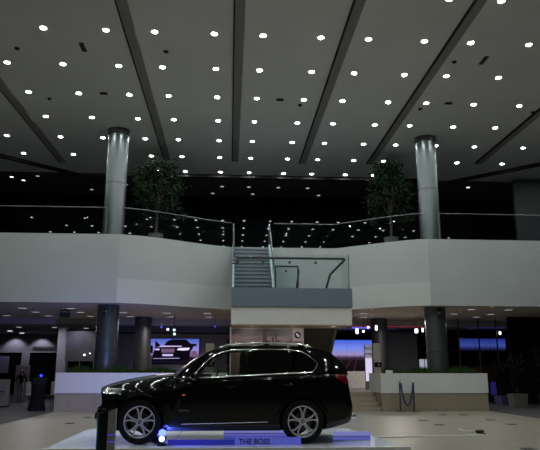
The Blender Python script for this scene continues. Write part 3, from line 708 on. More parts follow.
pot_plant(11.2, 24.6, .58, .50, M['pot_white'], 2.1, 'dark leafy plant in a pale square pot in the right corner', 1)
pot_plant(11.6, 26.6, .74, .34, M['pot_purple'], 1.9, 'dark leafy plant in a low lavender pot, left of the pale pot', 2)
pot_plant(12.7, 25.2, .55, .45, M['wall_dark'], 2.3, 'dark leafy plant in a black pot at the right edge of the picture', 4)
t = thing('floor_lamp', (11.27, 27.0, 0), 'small violet glowing lamp behind the lavender plant pot', 'lamp')
MB().lathe([(.0001, 0), (.12, 0), (.12, .03), (.02, .05), (.02, .4)], (11.27, 27.0, 0), 18).build('base', M['black'], t)
MB().lathe([(.13, .38), (.10, .9), (.0001, .92)], (11.27, 27.0, 0), 18).build('shade', emit_mat('violet_shade', (.08, .06, .45), .16), t)

# pendant lamps
def pendant(x, y, z, ztop, label, m, w=.16, h=.22):
    w *= .7; h *= .75
    t = thing('pendant_lamp', (x, y, z), label, 'pendant lamp', 'pendant lamps below the gallery')
    MB().tube([(x, y, z+h/2), (x, y, ztop)], .008, 6).build('cord', M['black'], t)
    MB().bbox((x, y, z), (w, w, h), .03).build('shade', m, t)
pendant(5.46, 27, 3.02, 3.70, 'white glowing pendant lamp left of the dark right column', M['pend_white'], .15, .3)
pendant(5.78, 27.2, 3.02, 3.70, 'smaller white glowing pendant lamp, second left of the dark right column', M['pend_white'], .13, .12)
pendant(5.86, 26.6, 3.16, 3.70, 'small white pendant lamp, third and highest left of the dark right column', M['pend_white'], .12, .12)
pendant(6.3, 27, 3.16, 3.70, 'white glowing pendant lamp closest to the dark right column', M['pend_white'], .13, .28)
pendant(8.05, 27, 3.04, 3.70, 'white glowing pendant lamp right of the grey wall panel', M['pend_white'], .18, .24)
pendant(8.42, 27.3, 3.10, 3.70, 'slim white pendant lamp beside the right silver column', M['pend_white'], .10, .24)
pendant(-2.60, 27, 3.04, 3.70, 'white glowing pendant lamp above the left wall screen', M['pend_white'], .13, .11)
pendant(-2.33, 27, 3.02, 3.70, 'pale green glowing pendant lamp above the left wall screen, higher one', M['pend_green'], .14, .13)
pendant(-2.30, 26.8, 2.84, 3.70, 'pale green glowing pendant lamp above the left wall screen, lower one', M['pend_green'], .14, .13)
pendant(-2.87, 27, 3.14, 3.70, 'blue glowing pendant lamp above the left wall screen', emit_mat('pend_blue', (.08, .1, .9), .9), .12, .12)
pendant(-.62, 27, 3.18, 3.70, 'blue glowing pendant lamp alone above the car roof', emit_mat('pend_blue_dim', (.08, .1, .7), .7), .12, .12)
pendant(12.4, 28.5, 3.06, 3.70, 'white glowing pendant lamp before the blue screen, left one', M['pend_white'], .12, .2)
pendant(13.2, 28.5, 3.1, 3.70, 'white glowing pendant lamp before the blue screen, right one', emit_mat('pend_dim', (.9, .85, .9), 1.2), .12, .1)

# rectangular soffit lights
p0 = None
sof = [(x, y, 'left') for y in (24.95, 26.6, 28.5) for x in (-9.8, -8.0, -6.17)] + [(x, y, 'left of the stairs') for y in (26.6, 28.5) for x in (-4.42, -2.65, -.95)] + \
      [(x, y, 'right') for y, xs in ((24.1, (9.42, 10.9)), (26.05, (9.42, 11.0)), (27.5, (9.42, 10.95))) for x in xs] + [(5.6, 26.2, 'right of the stairs'), (6.0, 28.0, 'right of the stairs')]
from collections import Counter
cnt = Counter()
for (x, y, zn) in sof:
    ys = sorted({b for a, b, c in sof if c == zn}); xs = sorted({a for a, b, c in sof if c == zn and b == y})
    lab = 'flat pale rectangular soffit light %s, %s from left, %s row' % ({'left': 'at the far left', 'left of the stairs': 'behind the front of the car', 'right': 'beyond the right column', 'right of the stairs': 'above the stone steps'}[zn], ORD[xs.index(x)], ORD[ys.index(y)])
    if p0 is None:
        p0 = thing('soffit_light', (x, y, FZ0), lab, 'ceiling light', 'rectangular lights under the gallery')
        f_ = MB(); f_.box(-.17, .17, -.12, -.10, -.012, .003); f_.box(-.17, .17, .10, .12, -.012, .003); f_.box(-.17, -.15, -.10, .10, -.012, .003); f_.box(.15, .17, -.10, .10, -.012, .003)
        f_.build('frame', M['trim_white'], p0, local=True)
        MB().box(-.15, .15, -.10, .10, -.008, .002).build('diffuser', M['soft_lens'], p0, local=True)
    else: dup(p0, (x, y, FZ0), lab)
p1 = None
for i, (x, y) in enumerate([(-11.65, 32.6), (-11.65, 34.6), (-11.65, 36.6), (-10.2, 31.5), (-8.5, 31.5), (-7.1, 32.0)]):
    lab = ['bright square track light at the far left, nearest of three', 'bright square track light at the far left, middle of three', 'bright square track light at the far left, farthest of three, by the back wall',
           'dim square light in the far left lower ceiling, first of three across', 'dim square light in the far left lower ceiling, second of three across', 'dim square light in the far left lower ceiling, third of three across'][i]
    q = thing('ceiling_spotlight', (x, y, 3.45), lab, 'ceiling light', 'square lights in the far left ceiling')
    MB().bbox((x, y, 3.42), (.26, .26, .06), .01).build('housing', M['trim_white'], q)
    MB().box(x-.1, x+.1, y-.1, y+.1, 3.380, 3.388).build('lens', M['soft_lens_bright'] if i < 3 else M['soft_lens'], q)
for i, (x, y, lab) in enumerate(((-.22, 25.15, 'small orange soffit lamp just left of the landing'), (5.55, 24.3, 'small orange soffit lamp right of the landing'), (9.78, 23.0, 'small orange soffit lamp beyond the right column'))):
    q = thing('soffit_spotlight', (x, y, FZ0), lab, 'spotlight')
    MB().lathe([(.09, .003), (.10, -.015), (.06, -.015)], (x, y, FZ0), 16, caps=False).build('trim_ring', M['trim_white'], q)
    MB().lathe([(.06, -.012), (.0001, -.012)], (x, y, FZ0), 12, caps=False).build('lens', M['warm_lens'], q)

# exit sign, wall vent
t = thing('exit_sign', (-6.55, 25.6, 3.38), 'dim green hanging exit sign below the left soffit', 'sign')
MB().bbox((-6.55, 25.6, 3.50), (.42, .06, .20), .01).build('sign_box', mat('sign_green', (.006, .020, .016), .4, emit=(.02, .09, .07), estr=.05), t)
MB().box(-6.75, -6.35, 25.58, 25.62, 3.66, 3.704).build('ceiling_plate', M['black'], t)
for x in (-6.68, -6.42): MB().tube([(x, 25.6, 3.59), (x, 25.6, 3.67)], .01, 6).build('hanger', M['black'], t)
t = thing('wall_vent', (-10.77, 38.0, 2.5), 'long dark slot vent on the lit wall above the black doorway', 'vent')
MB().box(-11.4, -10.13, 37.96, 38.0, 2.51, 2.69).build('vent_frame', M['vent'], t)
g = MB()
for k in range(3): g.box(-11.36, -10.17, 37.95, 37.96, 2.535+.05*k, 2.56+.05*k)
g.build('vent_slat', M['beam_dark'], t)

# presentation board
t = thing('presentation_board', (-6.15, 27, 0), 'large grey presentation board on splayed legs behind the left planter', 'board')
MB().bbox((-6.15, 27, 2.34), (1.24, .06, 1.24), .012).build('board_face', mat('board_grey', (.26, .26, .27), .7), t)
MB().box(-6.80, -5.50, 26.95, 27.05, 2.96, 3.02).build('top_bar', M['wall_dark'], t)
for x, dx in ((-6.70, -.10), (-6.18, .08), (-5.62, .10)): MB().tube([(x, 27.02, 1.75), (x+dx, 27.1, .0)], .025, 8).build('leg', M['steel'], t)
for i, (x, z, s2) in enumerate(((-5.98, 1.98, .035), (-5.76, 2.04, .022))):
    MB().lathe([(.0001, -.03), (s2, -.02), (s2, 0)], (x, 26.965, z), 14, axis='Y').build('pin_light', M['pend_white'], t)

# slim grey pole behind the bonnet
t = thing('slim_pole', (-2.97, 24.5, .6), 'slim grey pole standing behind the car bonnet by the left screen', 'pole')
MB().tube([(-2.97, 24.5, .63), (-2.97, 24.5, 1.9)], .05, 12).build('shaft', M['steel'], t)
MB().lathe([(.0001, .6), (.14, .6), (.14, .63), (.0001, .64)], (-2.97, 24.5, 0), 18).build('foot', M['steel'], t)

# round high table with black cloth, blue lamp on it, white chairs
t = thing('high_table', (-6.56, 22.85, 0), 'round high table under a floor-length black cloth at the left', 'table')
cl = MB(); n = 40; prof = [(.0001, 1.10), (.24, 1.10), (.275, 1.085), (.235, .85), (.215, .6), (.235, .3), (.275, .01)]
vs = []; fs = []
for i, (r, z) in enumerate(prof):
    for k in range(n):
        a = 2*PI*k/n; rr = r*(1+(.09*math.sin(a*9)*max(0, (1.0-z))))
        vs.append((-6.56+rr*math.cos(a), 22.85+rr*math.sin(a), z))
for i in range(len(prof)-1): fs += [(i*n+k, i*n+(k+1) % n, (i+1)*n+(k+1) % n, (i+1)*n+k) for k in range(n)]
cl.add(vs, fs, True).build('cloth', M['cloth_black'], t, angle=80)
MB().lathe([(.04, .02), (.04, 1.08)], (-6.56, 22.85, 0), 12).build('leg', M['steel'], t)
MB().lathe([(.0001, 1.06), (.24, 1.06), (.24, 1.09), (.0001, 1.09)], (-6.56, 22.85, 0), 24).build('table_top', M['black'], t)
q = thing('table_lamp', (-6.48, 22.8, 1.10), 'tiny blue glowing lamp on the black table', 'lamp')
MB().lathe([(.0001, 1.10), (.04, 1.10), (.04, 1.115), (.012, 1.12), (.012, 1.14)], (-6.48, 22.8, 0), 14).build('base', M['black'], q)
MB().lathe([(.035, 1.135), (.045, 1.17), (.03, 1.21), (.0001, 1.215)], (-6.48, 22.8, 0), 14).build('bulb', M['blue_small'], q)
c0 = None
for i, (x, y, lab) in enumerate(((-7.42, 25.2, 'white shell chair left of the black table'), (-6.56, 25.4, 'white shell chair right behind the black table'))):
    if c0 is None:
        c0 = thing('shell_chair', (x, y, 0), lab, 'chair', 'white shell chairs at the left')
        MB().bbox((0, 0, .46), (.42, .42, .05), .02).build('seat', M['seatw'], c0, local=True)
        MB().bbox((0, -.2, .72), (.40, .04, .42), .018).build('backrest', M['seatw'], c0, local=True)
        for sx in (-1, 1):
            for sy in (-1, 1): MB().tube([(sx*.15, sy*.15, .44), (sx*.19, sy*.19, 0)], .013, 6).build('leg', M['steel'], c0, local=True)
    else: dup(c0, (x, y, 0), lab)
t = thing('reception_counter', (-9.0, 25.2, 0), 'pale counter with a dark blue curved stripe at the left edge', 'counter')
MB().bbox((-8.95, 25.3, .52), (1.1, .5, .96), .02).build('body', mat('counter_pale', (.26, .25, .28), .5), t)
MB().box(-9.55, -8.36, 25.02, 25.58, 0, .05).build('plinth', M['black'], t)
MB().tube([(-9.3, 25.04, 1.0-.0), (-9.0, 25.04, .78), (-8.72, 25.04, .62), (-8.42, 25.04, .56)], .025, 6).build('curved_stripe', mat('stripe_blue', (.02, .03, .12), .4), t)

# narrow grey banner wall behind the woman
tag(MB().bbox((-9.05, 29.0, .78), (.60, .06, 1.56), .01).build('banner_panel', mat('banner_grey', (.20, .19, .21), .7)), 'narrow plain grey upright panel behind the standing woman', 'panel')

# ------------------------------------------------------------------ woman
def skin_mesh(name, nodes, edges, m, parent, sub=2, off=(0, 0, 0)):
    keys = list(nodes); ix = {k: i for i, k in enumerate(keys)}
    me = bpy.data.meshes.new(name)
    me.from_pydata([Vector(nodes[k][0]) for k in keys], [(ix[a], ix[b]) for a, b in edges], [])
    o = bpy.data.objects.new(name, me); C.objects.link(o)
    sk = o.modifiers.new('s', 'SKIN'); sk.use_smooth_shade = True
    if not me.skin_vertices: me.attributes.new
    for i, k in enumerate(keys):
        r = nodes[k][1]; me.skin_vertices[0].data[i].radius = r if isinstance(r, tuple) else (r, r)
        me.skin_vertices[0].data[i].use_root = (i == 0)
    sb2 = o.modifiers.new('u', 'SUBSURF'); sb2.levels = sub; sb2.render_levels = sub
    bpy.context.view_layer.update()
    me2 = bpy.data.meshes.new_from_object(o.evaluated_get(bpy.context.evaluated_depsgraph_get()))
    bpy.data.objects.remove(o); me2.name = name; me2.materials.clear(); me2.materials.append(m)
    me2.polygons.foreach_set('use_smooth', [True]*len(me2.polygons))
    q = bpy.data.objects.new(name, me2); C.objects.link(q); q.parent = parent
    return q
wm = thing('person', (-8.86, 28.3, 0), 'woman with long dark hair, black top and grey trousers standing hands on hips', 'person')
wm.scale = (.86, .86, .86)
N = {'pelvis': ((0, 0, .90), .095), 'waist': ((0, 0, 1.03), .085), 'chest': ((0, 0, 1.20), .10), 'collar': ((0, 0, 1.34), .06), 'neck': ((0, -.005, 1.40), .042), 'jaw': ((0, -.02, 1.47), .052), 'head': ((0, -.012, 1.545), .078), 'crown': ((0, 0, 1.62), .055), 'nose': ((0, -.105, 1.525), .012)}
Ed = [('pelvis', 'waist'), ('waist', 'chest'), ('chest', 'collar'), ('collar', 'neck'), ('neck', 'jaw'), ('jaw', 'head'), ('head', 'crown'), ('head', 'nose')]
for s_, n_ in ((-1, 'l'), (1, 'r')):
    N.update({n_+'sh': ((s_*.155, 0, 1.31), .05), n_+'el': ((s_*.27, .03, 1.06), .036), n_+'wr': ((s_*.165, -.06, .965), .024), n_+'pa': ((s_*.125, -.085, .945), .026),
              n_+'ear': ((s_*.082, 0, 1.53), .014),
              n_+'hip': ((s_*.085, 0, .86), .085), n_+'kn': ((s_*.085, -.01, .47), .055), n_+'an': ((s_*.08, .01, .09), .036), n_+'to': ((s_*.095, -.13, .03), .03)})
    Ed += [('collar', n_+'sh'), (n_+'sh', n_+'el'), (n_+'el', n_+'wr'), (n_+'wr', n_+'pa'), ('head', n_+'ear'), ('pelvis', n_+'hip'), (n_+'hip', n_+'kn'), (n_+'kn', n_+'an'), (n_+'an', n_+'to')]
    for q_, (dx, dz, L) in enumerate(((-.02, .022, .06), (-.008, .012, .075), (0, 0, .078), (0, -.013, .072), (.004, -.026, .058))):
        a_ = Vector((s_*(.115+(-dx if q_ else .01)), -.10, .945+dz)); b_ = a_+Vector((-s_*L*.6, -.02, -L*.25)); c_ = b_+Vector((-s_*L*.4, .01, -L*.3))
        N['%sf%da' % (n_, q_)] = (tuple(a_), .010); N['%sf%db' % (n_, q_)] = (tuple(b_), .008); N['%sf%dc' % (n_, q_)] = (tuple(c_), .007)
        Ed += [(n_+'pa', '%sf%da' % (n_, q_)), ('%sf%da' % (n_, q_), '%sf%db' % (n_, q_)), ('%sf%db' % (n_, q_), '%sf%dc' % (n_, q_))]
skin_mesh('body', N, Ed, M['skin'], wm)
T = {'a': ((0, 0, .88), (.135, .115)), 'b': ((0, 0, 1.05), (.105, .09)), 'c': ((0, 0, 1.20), (.125, .11)), 'd': ((0, 0, 1.33), (.08, .07))}
TE = [('a', 'b'), ('b', 'c'), ('c', 'd')]
for s_, n_ in ((-1, 'l'), (1, 'r')):
    T.update({n_+'s': ((s_*.155, 0, 1.31), .06), n_+'e': ((s_*.27, .03, 1.06), .046), n_+'w': ((s_*.19, -.04, .985), .034)}); TE += [('d', n_+'s'), (n_+'s', n_+'e'), (n_+'e', n_+'w')]
skin_mesh('black_top', T, TE, M['cloth_black'], wm)
T = {'p': ((0, 0, .92), (.125, .10))}; TE = []
for s_, n_ in ((-1, 'l'), (1, 'r')):
    T.update({n_+'h': ((s_*.085, 0, .84), .095), n_+'k': ((s_*.085, -.01, .47), .068), n_+'a': ((s_*.08, .01, .16), .052)}); TE += [('p', n_+'h'), (n_+'h', n_+'k'), (n_+'k', n_+'a')]
skin_mesh('trousers', T, TE, M['trousers'], wm)
for s_ in (-1, 1): skin_mesh('boot', {'a': ((s_*.08, .01, .20), .052), 'b': ((s_*.08, .015, .06), .046), 'c': ((s_*.095, -.14, .04), .036)}, [('a', 'b'), ('b', 'c')], M['black'], wm)
skin_mesh('hair', {'a': ((0, .005, 1.625), .095), 'b': ((0, .035, 1.54), .10), 'c': ((0, .05, 1.40), (.115, .075)), 'd': ((0, .07, 1.22), (.105, .06))}, [('a', 'b'), ('b', 'c'), ('c', 'd')], M['hair'], wm)
for s_ in (-1, 1): MB().lathe([(.0001, -.008), (.012, -.005), (.013, .004)], (s_*.03, -.088, 1.55), 10, axis='Y').build('eye', M['black'], wm, local=True)
MB().bbox((0, -.086, 1.478), (.045, .012, .012), .004).build('mouth', mat('lips', (.25, .08, .07), .5), wm, local=True)

# ------------------------------------------------------------------ the car (nose towards -X, near side towards the camera)
car = thing('car', (-1.58, 12.75, .0715), 'dark green-black SUV with chrome window line parked side-on upon the white platform', 'car')
def lerp(tab, u):
    if u <= tab[0][0]: return tab[0][1]
    for (a, va), (b, vb) in zip(tab[:-1], tab[1:]):
        if u <= b:
            t = (u-a)/(b-a); return va+(vb-va)*t
    return tab[-1][1]
HOOD = [(-.95, .93), (-.80, .975), (-.70, 1.0), (-.55, 1.045), (-.34, 1.095), (-.10, 1.14), (.11, 1.17), (.35, 1.195), (.58, 1.215), (.75, 1.215), (1.0, 1.10)]
BELT = [(-.95, .89), (-.80, .925), (-.70, .955), (-.55, .995), (-.34, 1.035), (-.1, 1.07), (.11, 1.09), (.35, 1.11), (.58, 1.12), (.80, 1.125), (.95, 1.13), (1.5, 1.155), (2.2, 1.19), (3.0, 1.225), (3.5, 1.24), (3.85, 1.235)]
HW = [(-.86, .875), (-.6, .925), (-.35, .945), (0, .965), (.5, .958), (1., .955), (2.2, .955), (2.93, .968), (3.3, .955), (3.6, .93), (3.9, .87)]
ST = [-.94, -.78, -.55, -.35, -.15, .05, .25, .45, .65, .85, 1.1, 1.5, 1.9, 2.3, 2.6, 2.8, 3.0, 3.2, 3.4, 3.6, 3.80, 3.98]
def section(i):
    u = ST[i]; hw = lerp(HW, u); b = lerp(BELT, u); h = lerp(HOOD, u); nu = len(ST)
    lift = max(0, (u-3.3)/.6)*.13 + max(0, (-.45-u)/.4)*.05
    cab = u > .8
    rows = [(0, .21+lift), (.82*hw, .205+lift), (.96*hw, .235+lift), (.985*hw, .42+lift*.8), (hw, .70), (.992*hw, b-.20), (.965*hw, b-.06), (hw-.075, b)]
    if not cab: rows[5:8] = [(.990*hw, h-.34), (.955*hw, h-.215), (.865*hw, h-.115)]
    if cab: rows += [(hw*.7, b-.03), (hw*.35, b-.03), (0, b-.03)]
    else: rows += [(hw*.66, h-.035), (hw*.36, h+.015), (0, h+.035)]
    out = []
    front = [-.90, -.93, -1.0, -1.06, -1.02, -.945, -.91, -.88, -.86, -.86, -.86]
    rear = [3.80, 3.88, 3.97, 4.05, 4.04, 3.95, 3.90, 3.86, 3.84, 3.84, 3.84]
    for j, (v, w) in enumerate(rows):
        x = u
        if i == 0: x = front[j]
        if i == 1: x = max(x, front[j]+.06)
        if i == nu-1: x = rear[j]
        if i == nu-2: x = min(x, rear[j]-.06)
        k = (abs(v)/.9)**4
        x += .20*k*max(0, min(1, (-.1-u)/.7)) - .10*k*max(0, min(1, (u-3.35)/.5))
        out.append((x, v, w))
    return out
def shell():
    secs = [section(i) for i in range(len(ST))]; nj = len(secs[0]); vs = []; fs = []
    ring = 2*nj-2
    for s_ in secs:
        vs += [(x, -v, w) for x, v, w in s_]                       # near side, bottom to top
        vs += [(x, v, w) for x, v, w in s_[-2:0:-1]]               # far side, top to bottom
    for i in range(len(secs)-1):
        for k in range(ring): fs.append((i*ring+k, i*ring+(k+1) % ring, (i+1)*ring+(k+1) % ring, (i+1)*ring+k))
    for i in (0, len(secs)-1):                                      # nose and tail caps
        o = i*ring
        for j in range(nj-1):
            a, b = o+j, o+j+1; c, d_ = o+(ring-j-1) % ring, o+(ring-j) % ring
            f = [a, b, c, d_]
            if j == 0: f = [o, o+1, o+ring-1]
            if j == nj-2: f = [a, b, c] if b != c else [a, b, d_]
            if j == nj-2: f = [o+j, o+j+1, o+ring-j]
            fs.append(tuple(f))
    return vs, fs
def finalize(vs, fs, m, name, parent, sub=2, cut=None, angle=50, crease=None):
    me = bpy.data.meshes.new(name); me.from_pydata(vs, [], fs); me.update()
    bm = bmesh.new(); bm.from_mesh(me); bmesh.ops.recalc_face_normals(bm, faces=bm.faces[:]); bm.to_mesh(me); bm.free()
    o = bpy.data.objects.new(name, me); C.objects.link(o)
    if sub:
        md = o.modifiers.new('u', 'SUBSURF'); md.levels = sub; md.render_levels = sub
    cs = []
    for c_ in (cut or []):
        b = o.modifiers.new('b', 'BOOLEAN'); b.operation = 'DIFFERENCE'; b.object = c_; b.solver = 'EXACT'; cs.append(c_)
    bpy.context.view_layer.update()
    me2 = bpy.data.meshes.new_from_object(o.evaluated_get(bpy.context.evaluated_depsgraph_get()))
    bpy.data.objects.remove(o)
    me2.name = name; me2.materials.clear(); me2.materials.append(m)
    me2.polygons.foreach_set('use_smooth', [True]*len(me2.polygons)); me2.set_sharp_from_angle(angle=math.radians(angle))
    q = bpy.data.objects.new(name, me2); C.objects.link(q); q.parent = parent
    return q
vs, fs = shell()
plain = finalize(vs, fs, M['paint'], 'shell_plain', None)
bvh = BVHTree.FromPolygons([v.co.copy() for v in plain.data.vertices], [tuple(p.vertices) for p in plain.data.polygons])
bpy.data.objects.remove(plain)
WB = 2.933; WR = .385
cutters = []
for u in (0, WB):
    for s_ in (-1, 1):
        c_ = MB().lathe([(.435, min(s_*.60, s_*1.2)), (.435, max(s_*.60, s_*1.2))], (u, 0, WR+.01), 40, axis='Y').build('cut', M['black']); cutters.append(c_)
body = finalize(vs, fs, M['paint'], 'body_shell', car, cut=cutters, angle=32)
for c_ in cutters: bpy.data.objects.remove(c_)

def hit(u, w, side=-1):
    h = bvh.ray_cast(Vector((u, side*3, w)), Vector((0, -side, 0)))
    return h[0], h[1]
def patch(left, right, wlo, whi, name, m, parent, off=.004, nu_=14, nw=10, side=-1, smooth=True):
    """a panel laid on the side of the shell; left/right give u for a height w"""
    mb = MB(); vs = []
    for j in range(nw+1):
        w = wlo+(whi-wlo)*j/nw
        for i in range(nu_+1):
            u = lerp(left, w)+(lerp(right, w)-lerp(left, w))*i/nu_
            p, n = hit(u, w, side)
            q_ = 0
            while p is None and q_ < 60:
                q_ += 1; uu = u+(.01*q_ if u < 1.5 else -.01*q_); p, n = hit(uu, w, side)
            vs.append(p+n*off)
    fs = [(j*(nu_+1)+i, j*(nu_+1)+i+1, (j+1)*(nu_+1)+i+1, (j+1)*(nu_+1)+i) for j in range(nw) for i in range(nu_)]
    mb.add(vs, fs, smooth); return mb.build(name, m, parent, local=True, angle=60)
def vside(u, w): return .888-.40*(w-1.15)-.075*max(0, (u-2.5)/1.3)**2

O_ = [(.60, 1.165), (.70, 1.262), (.85, 1.395), (1.13, 1.600), (1.35, 1.690), (1.60, 1.733), (1.95, 1.750), (2.35, 1.755), (2.75, 1.747), (3.05, 1.724), (3.34, 1.675), (3.54, 1.585), (3.70, 1.43), (3.79, 1.30), (3.80, 1.20), (2.6, 1.17), (1.8, 1.14), (1.2, 1.11)]
I_ = [(.90, 1.142), (.945, 1.20), (1.04, 1.315), (1.25, 1.520), (1.43, 1.612), (1.62, 1.652), (1.95, 1.668), (2.35, 1.672), (2.70, 1.665), (2.92, 1.640), (3.06, 1.565), (3.17, 1.475), (3.235, 1.408), (3.20, 1.33), (3.12, 1.252), (2.6, 1.228), (1.8, 1.19), (1.2, 1.158)]
nO = len(O_)
gv = []; gf = []
for side in (-1, 1):
    o = len(gv)
    for (u, w) in O_: gv.append((u, side*vside(u, w), w))
    for (a, b) in zip(O_, I_):
        u, w = a[0]*.45+b[0]*.55, a[1]*.45+b[1]*.55; gv.append((u, side*(vside(u, w)+.014), w))
    for (u, w) in I_: gv.append((u, side*vside(u, w), w))
    for k in range(nO):
        k2 = (k+1) % nO
        gf += [(o+k, o+k2, o+nO+k2, o+nO+k), (o+nO+k, o+nO+k2, o+2*nO+k2, o+2*nO+k)]
mbp = MB(); mbp.add(gv, gf, True); mbp.build('window_frame', M['paint'], car, local=True, angle=60)
TS = [-1, -.93, -.55, 0, .55, .93, 1]
def cross(k):
    u, w = O_[k]; v0 = vside(u, w); row = []
    fr = max(0, 1-k/5); rr = max(0, (k-9)/4)
    for t_ in TS: row.append((u-.15*fr*(1-t_*t_)+.05*min(1, rr)*(1-t_*t_), t_*v0, w+.035*(1-t_*t_)*(1-.3*fr)))
    return row
def crossmesh(ks, cols, name, m, sub=2, par=None):
    rows = [cross(k) for k in ks]; vs = [p for r in rows for p in r]; n = len(TS)
    fs = [(i*n+c, i*n+c+1, (i+1)*n+c+1, (i+1)*n+c) for i in range(len(ks)-1) for c in cols]
    used = sorted({i for f in fs for i in f}); ix = {a: b for b, a in enumerate(used)}
    return finalize([vs[i] for i in used], [tuple(ix[i] for i in f) for f in fs], m, name, par or car, sub=sub)
crossmesh(range(5, 11), range(6), 'roof', M['paint'])
crossmesh(range(0, 6), range(1, 5), 'windscreen', M['glass_car'], 1)
crossmesh(range(0, 6), (0, 5), 'windscreen_pillar', M['paint'], 0)
crossmesh(range(10, 14), range(1, 5), 'rear_window', M['glass_tint'], 1)
crossmesh(range(10, 15), (0, 5), 'rear_pillar', M['paint'], 0)
crossmesh((13, 14), range(1, 5), 'tailgate_top', M['paint'], 0)
# roof spoiler
sp = MB(); a_ = cross(10); vs = []
for p in a_: vs += [(p[0]-.06, p[1]*.97, p[2]+.004), (p[0]+.17, p[1]*.93, p[2]-.045), (p[0]+.14, p[1]*.93, p[2]-.075), (p[0]-.04, p[1]*.97, p[2]-.03)]
fs = [(i*4+k, i*4+(k+1) % 4, i*4+4+(k+1) % 4, i*4+4+k) for i in range(len(a_)-1) for k in range(4)] + [(0, 1, 2, 3), tuple(len(vs)-4+k for k in (3, 2, 1, 0))]
sp.add(vs, fs, True).build('roof_spoiler', M['paint'], car, local=True, angle=30)

def clip(poly, ua, ub):
    """keep the part of a (u,w) polygon between two near-vertical lines u=ua(w), u=ub(w) given as (u at w=1.15, slope)"""
    def half(P, f):
        out = []
        for i in range(len(P)):
            a, b = P[i], P[(i+1) % len(P)]; fa, fb = f(a), f(b)
            if fa >= 0: out.append(a)
            if (fa >= 0) != (fb >= 0):
                t_ = fa/(fa-fb); out.append((a[0]+(b[0]-a[0])*t_, a[1]+(b[1]-a[1])*t_))
        return out
    P = half(poly, lambda p: p[0]-(ua[0]+ua[1]*(p[1]-1.15))); return half(P, lambda p: (ub[0]+ub[1]*(p[1]-1.15))-p[0])
def pane(ua, ub, name, m, parent, side, off):
    P = clip(I_, ua, ub); cu = sum(p[0] for p in P)/len(P); cw = sum(p[1] for p in P)/len(P)
    pts = [(u, side*(vside(u, w)+off), w) for u, w in [(cu, cw)]+P]
    MB().add(pts, [(0, i+1, (i+1) % len(P)+1) for i in range(len(P))]).build(name, m, parent, local=True)
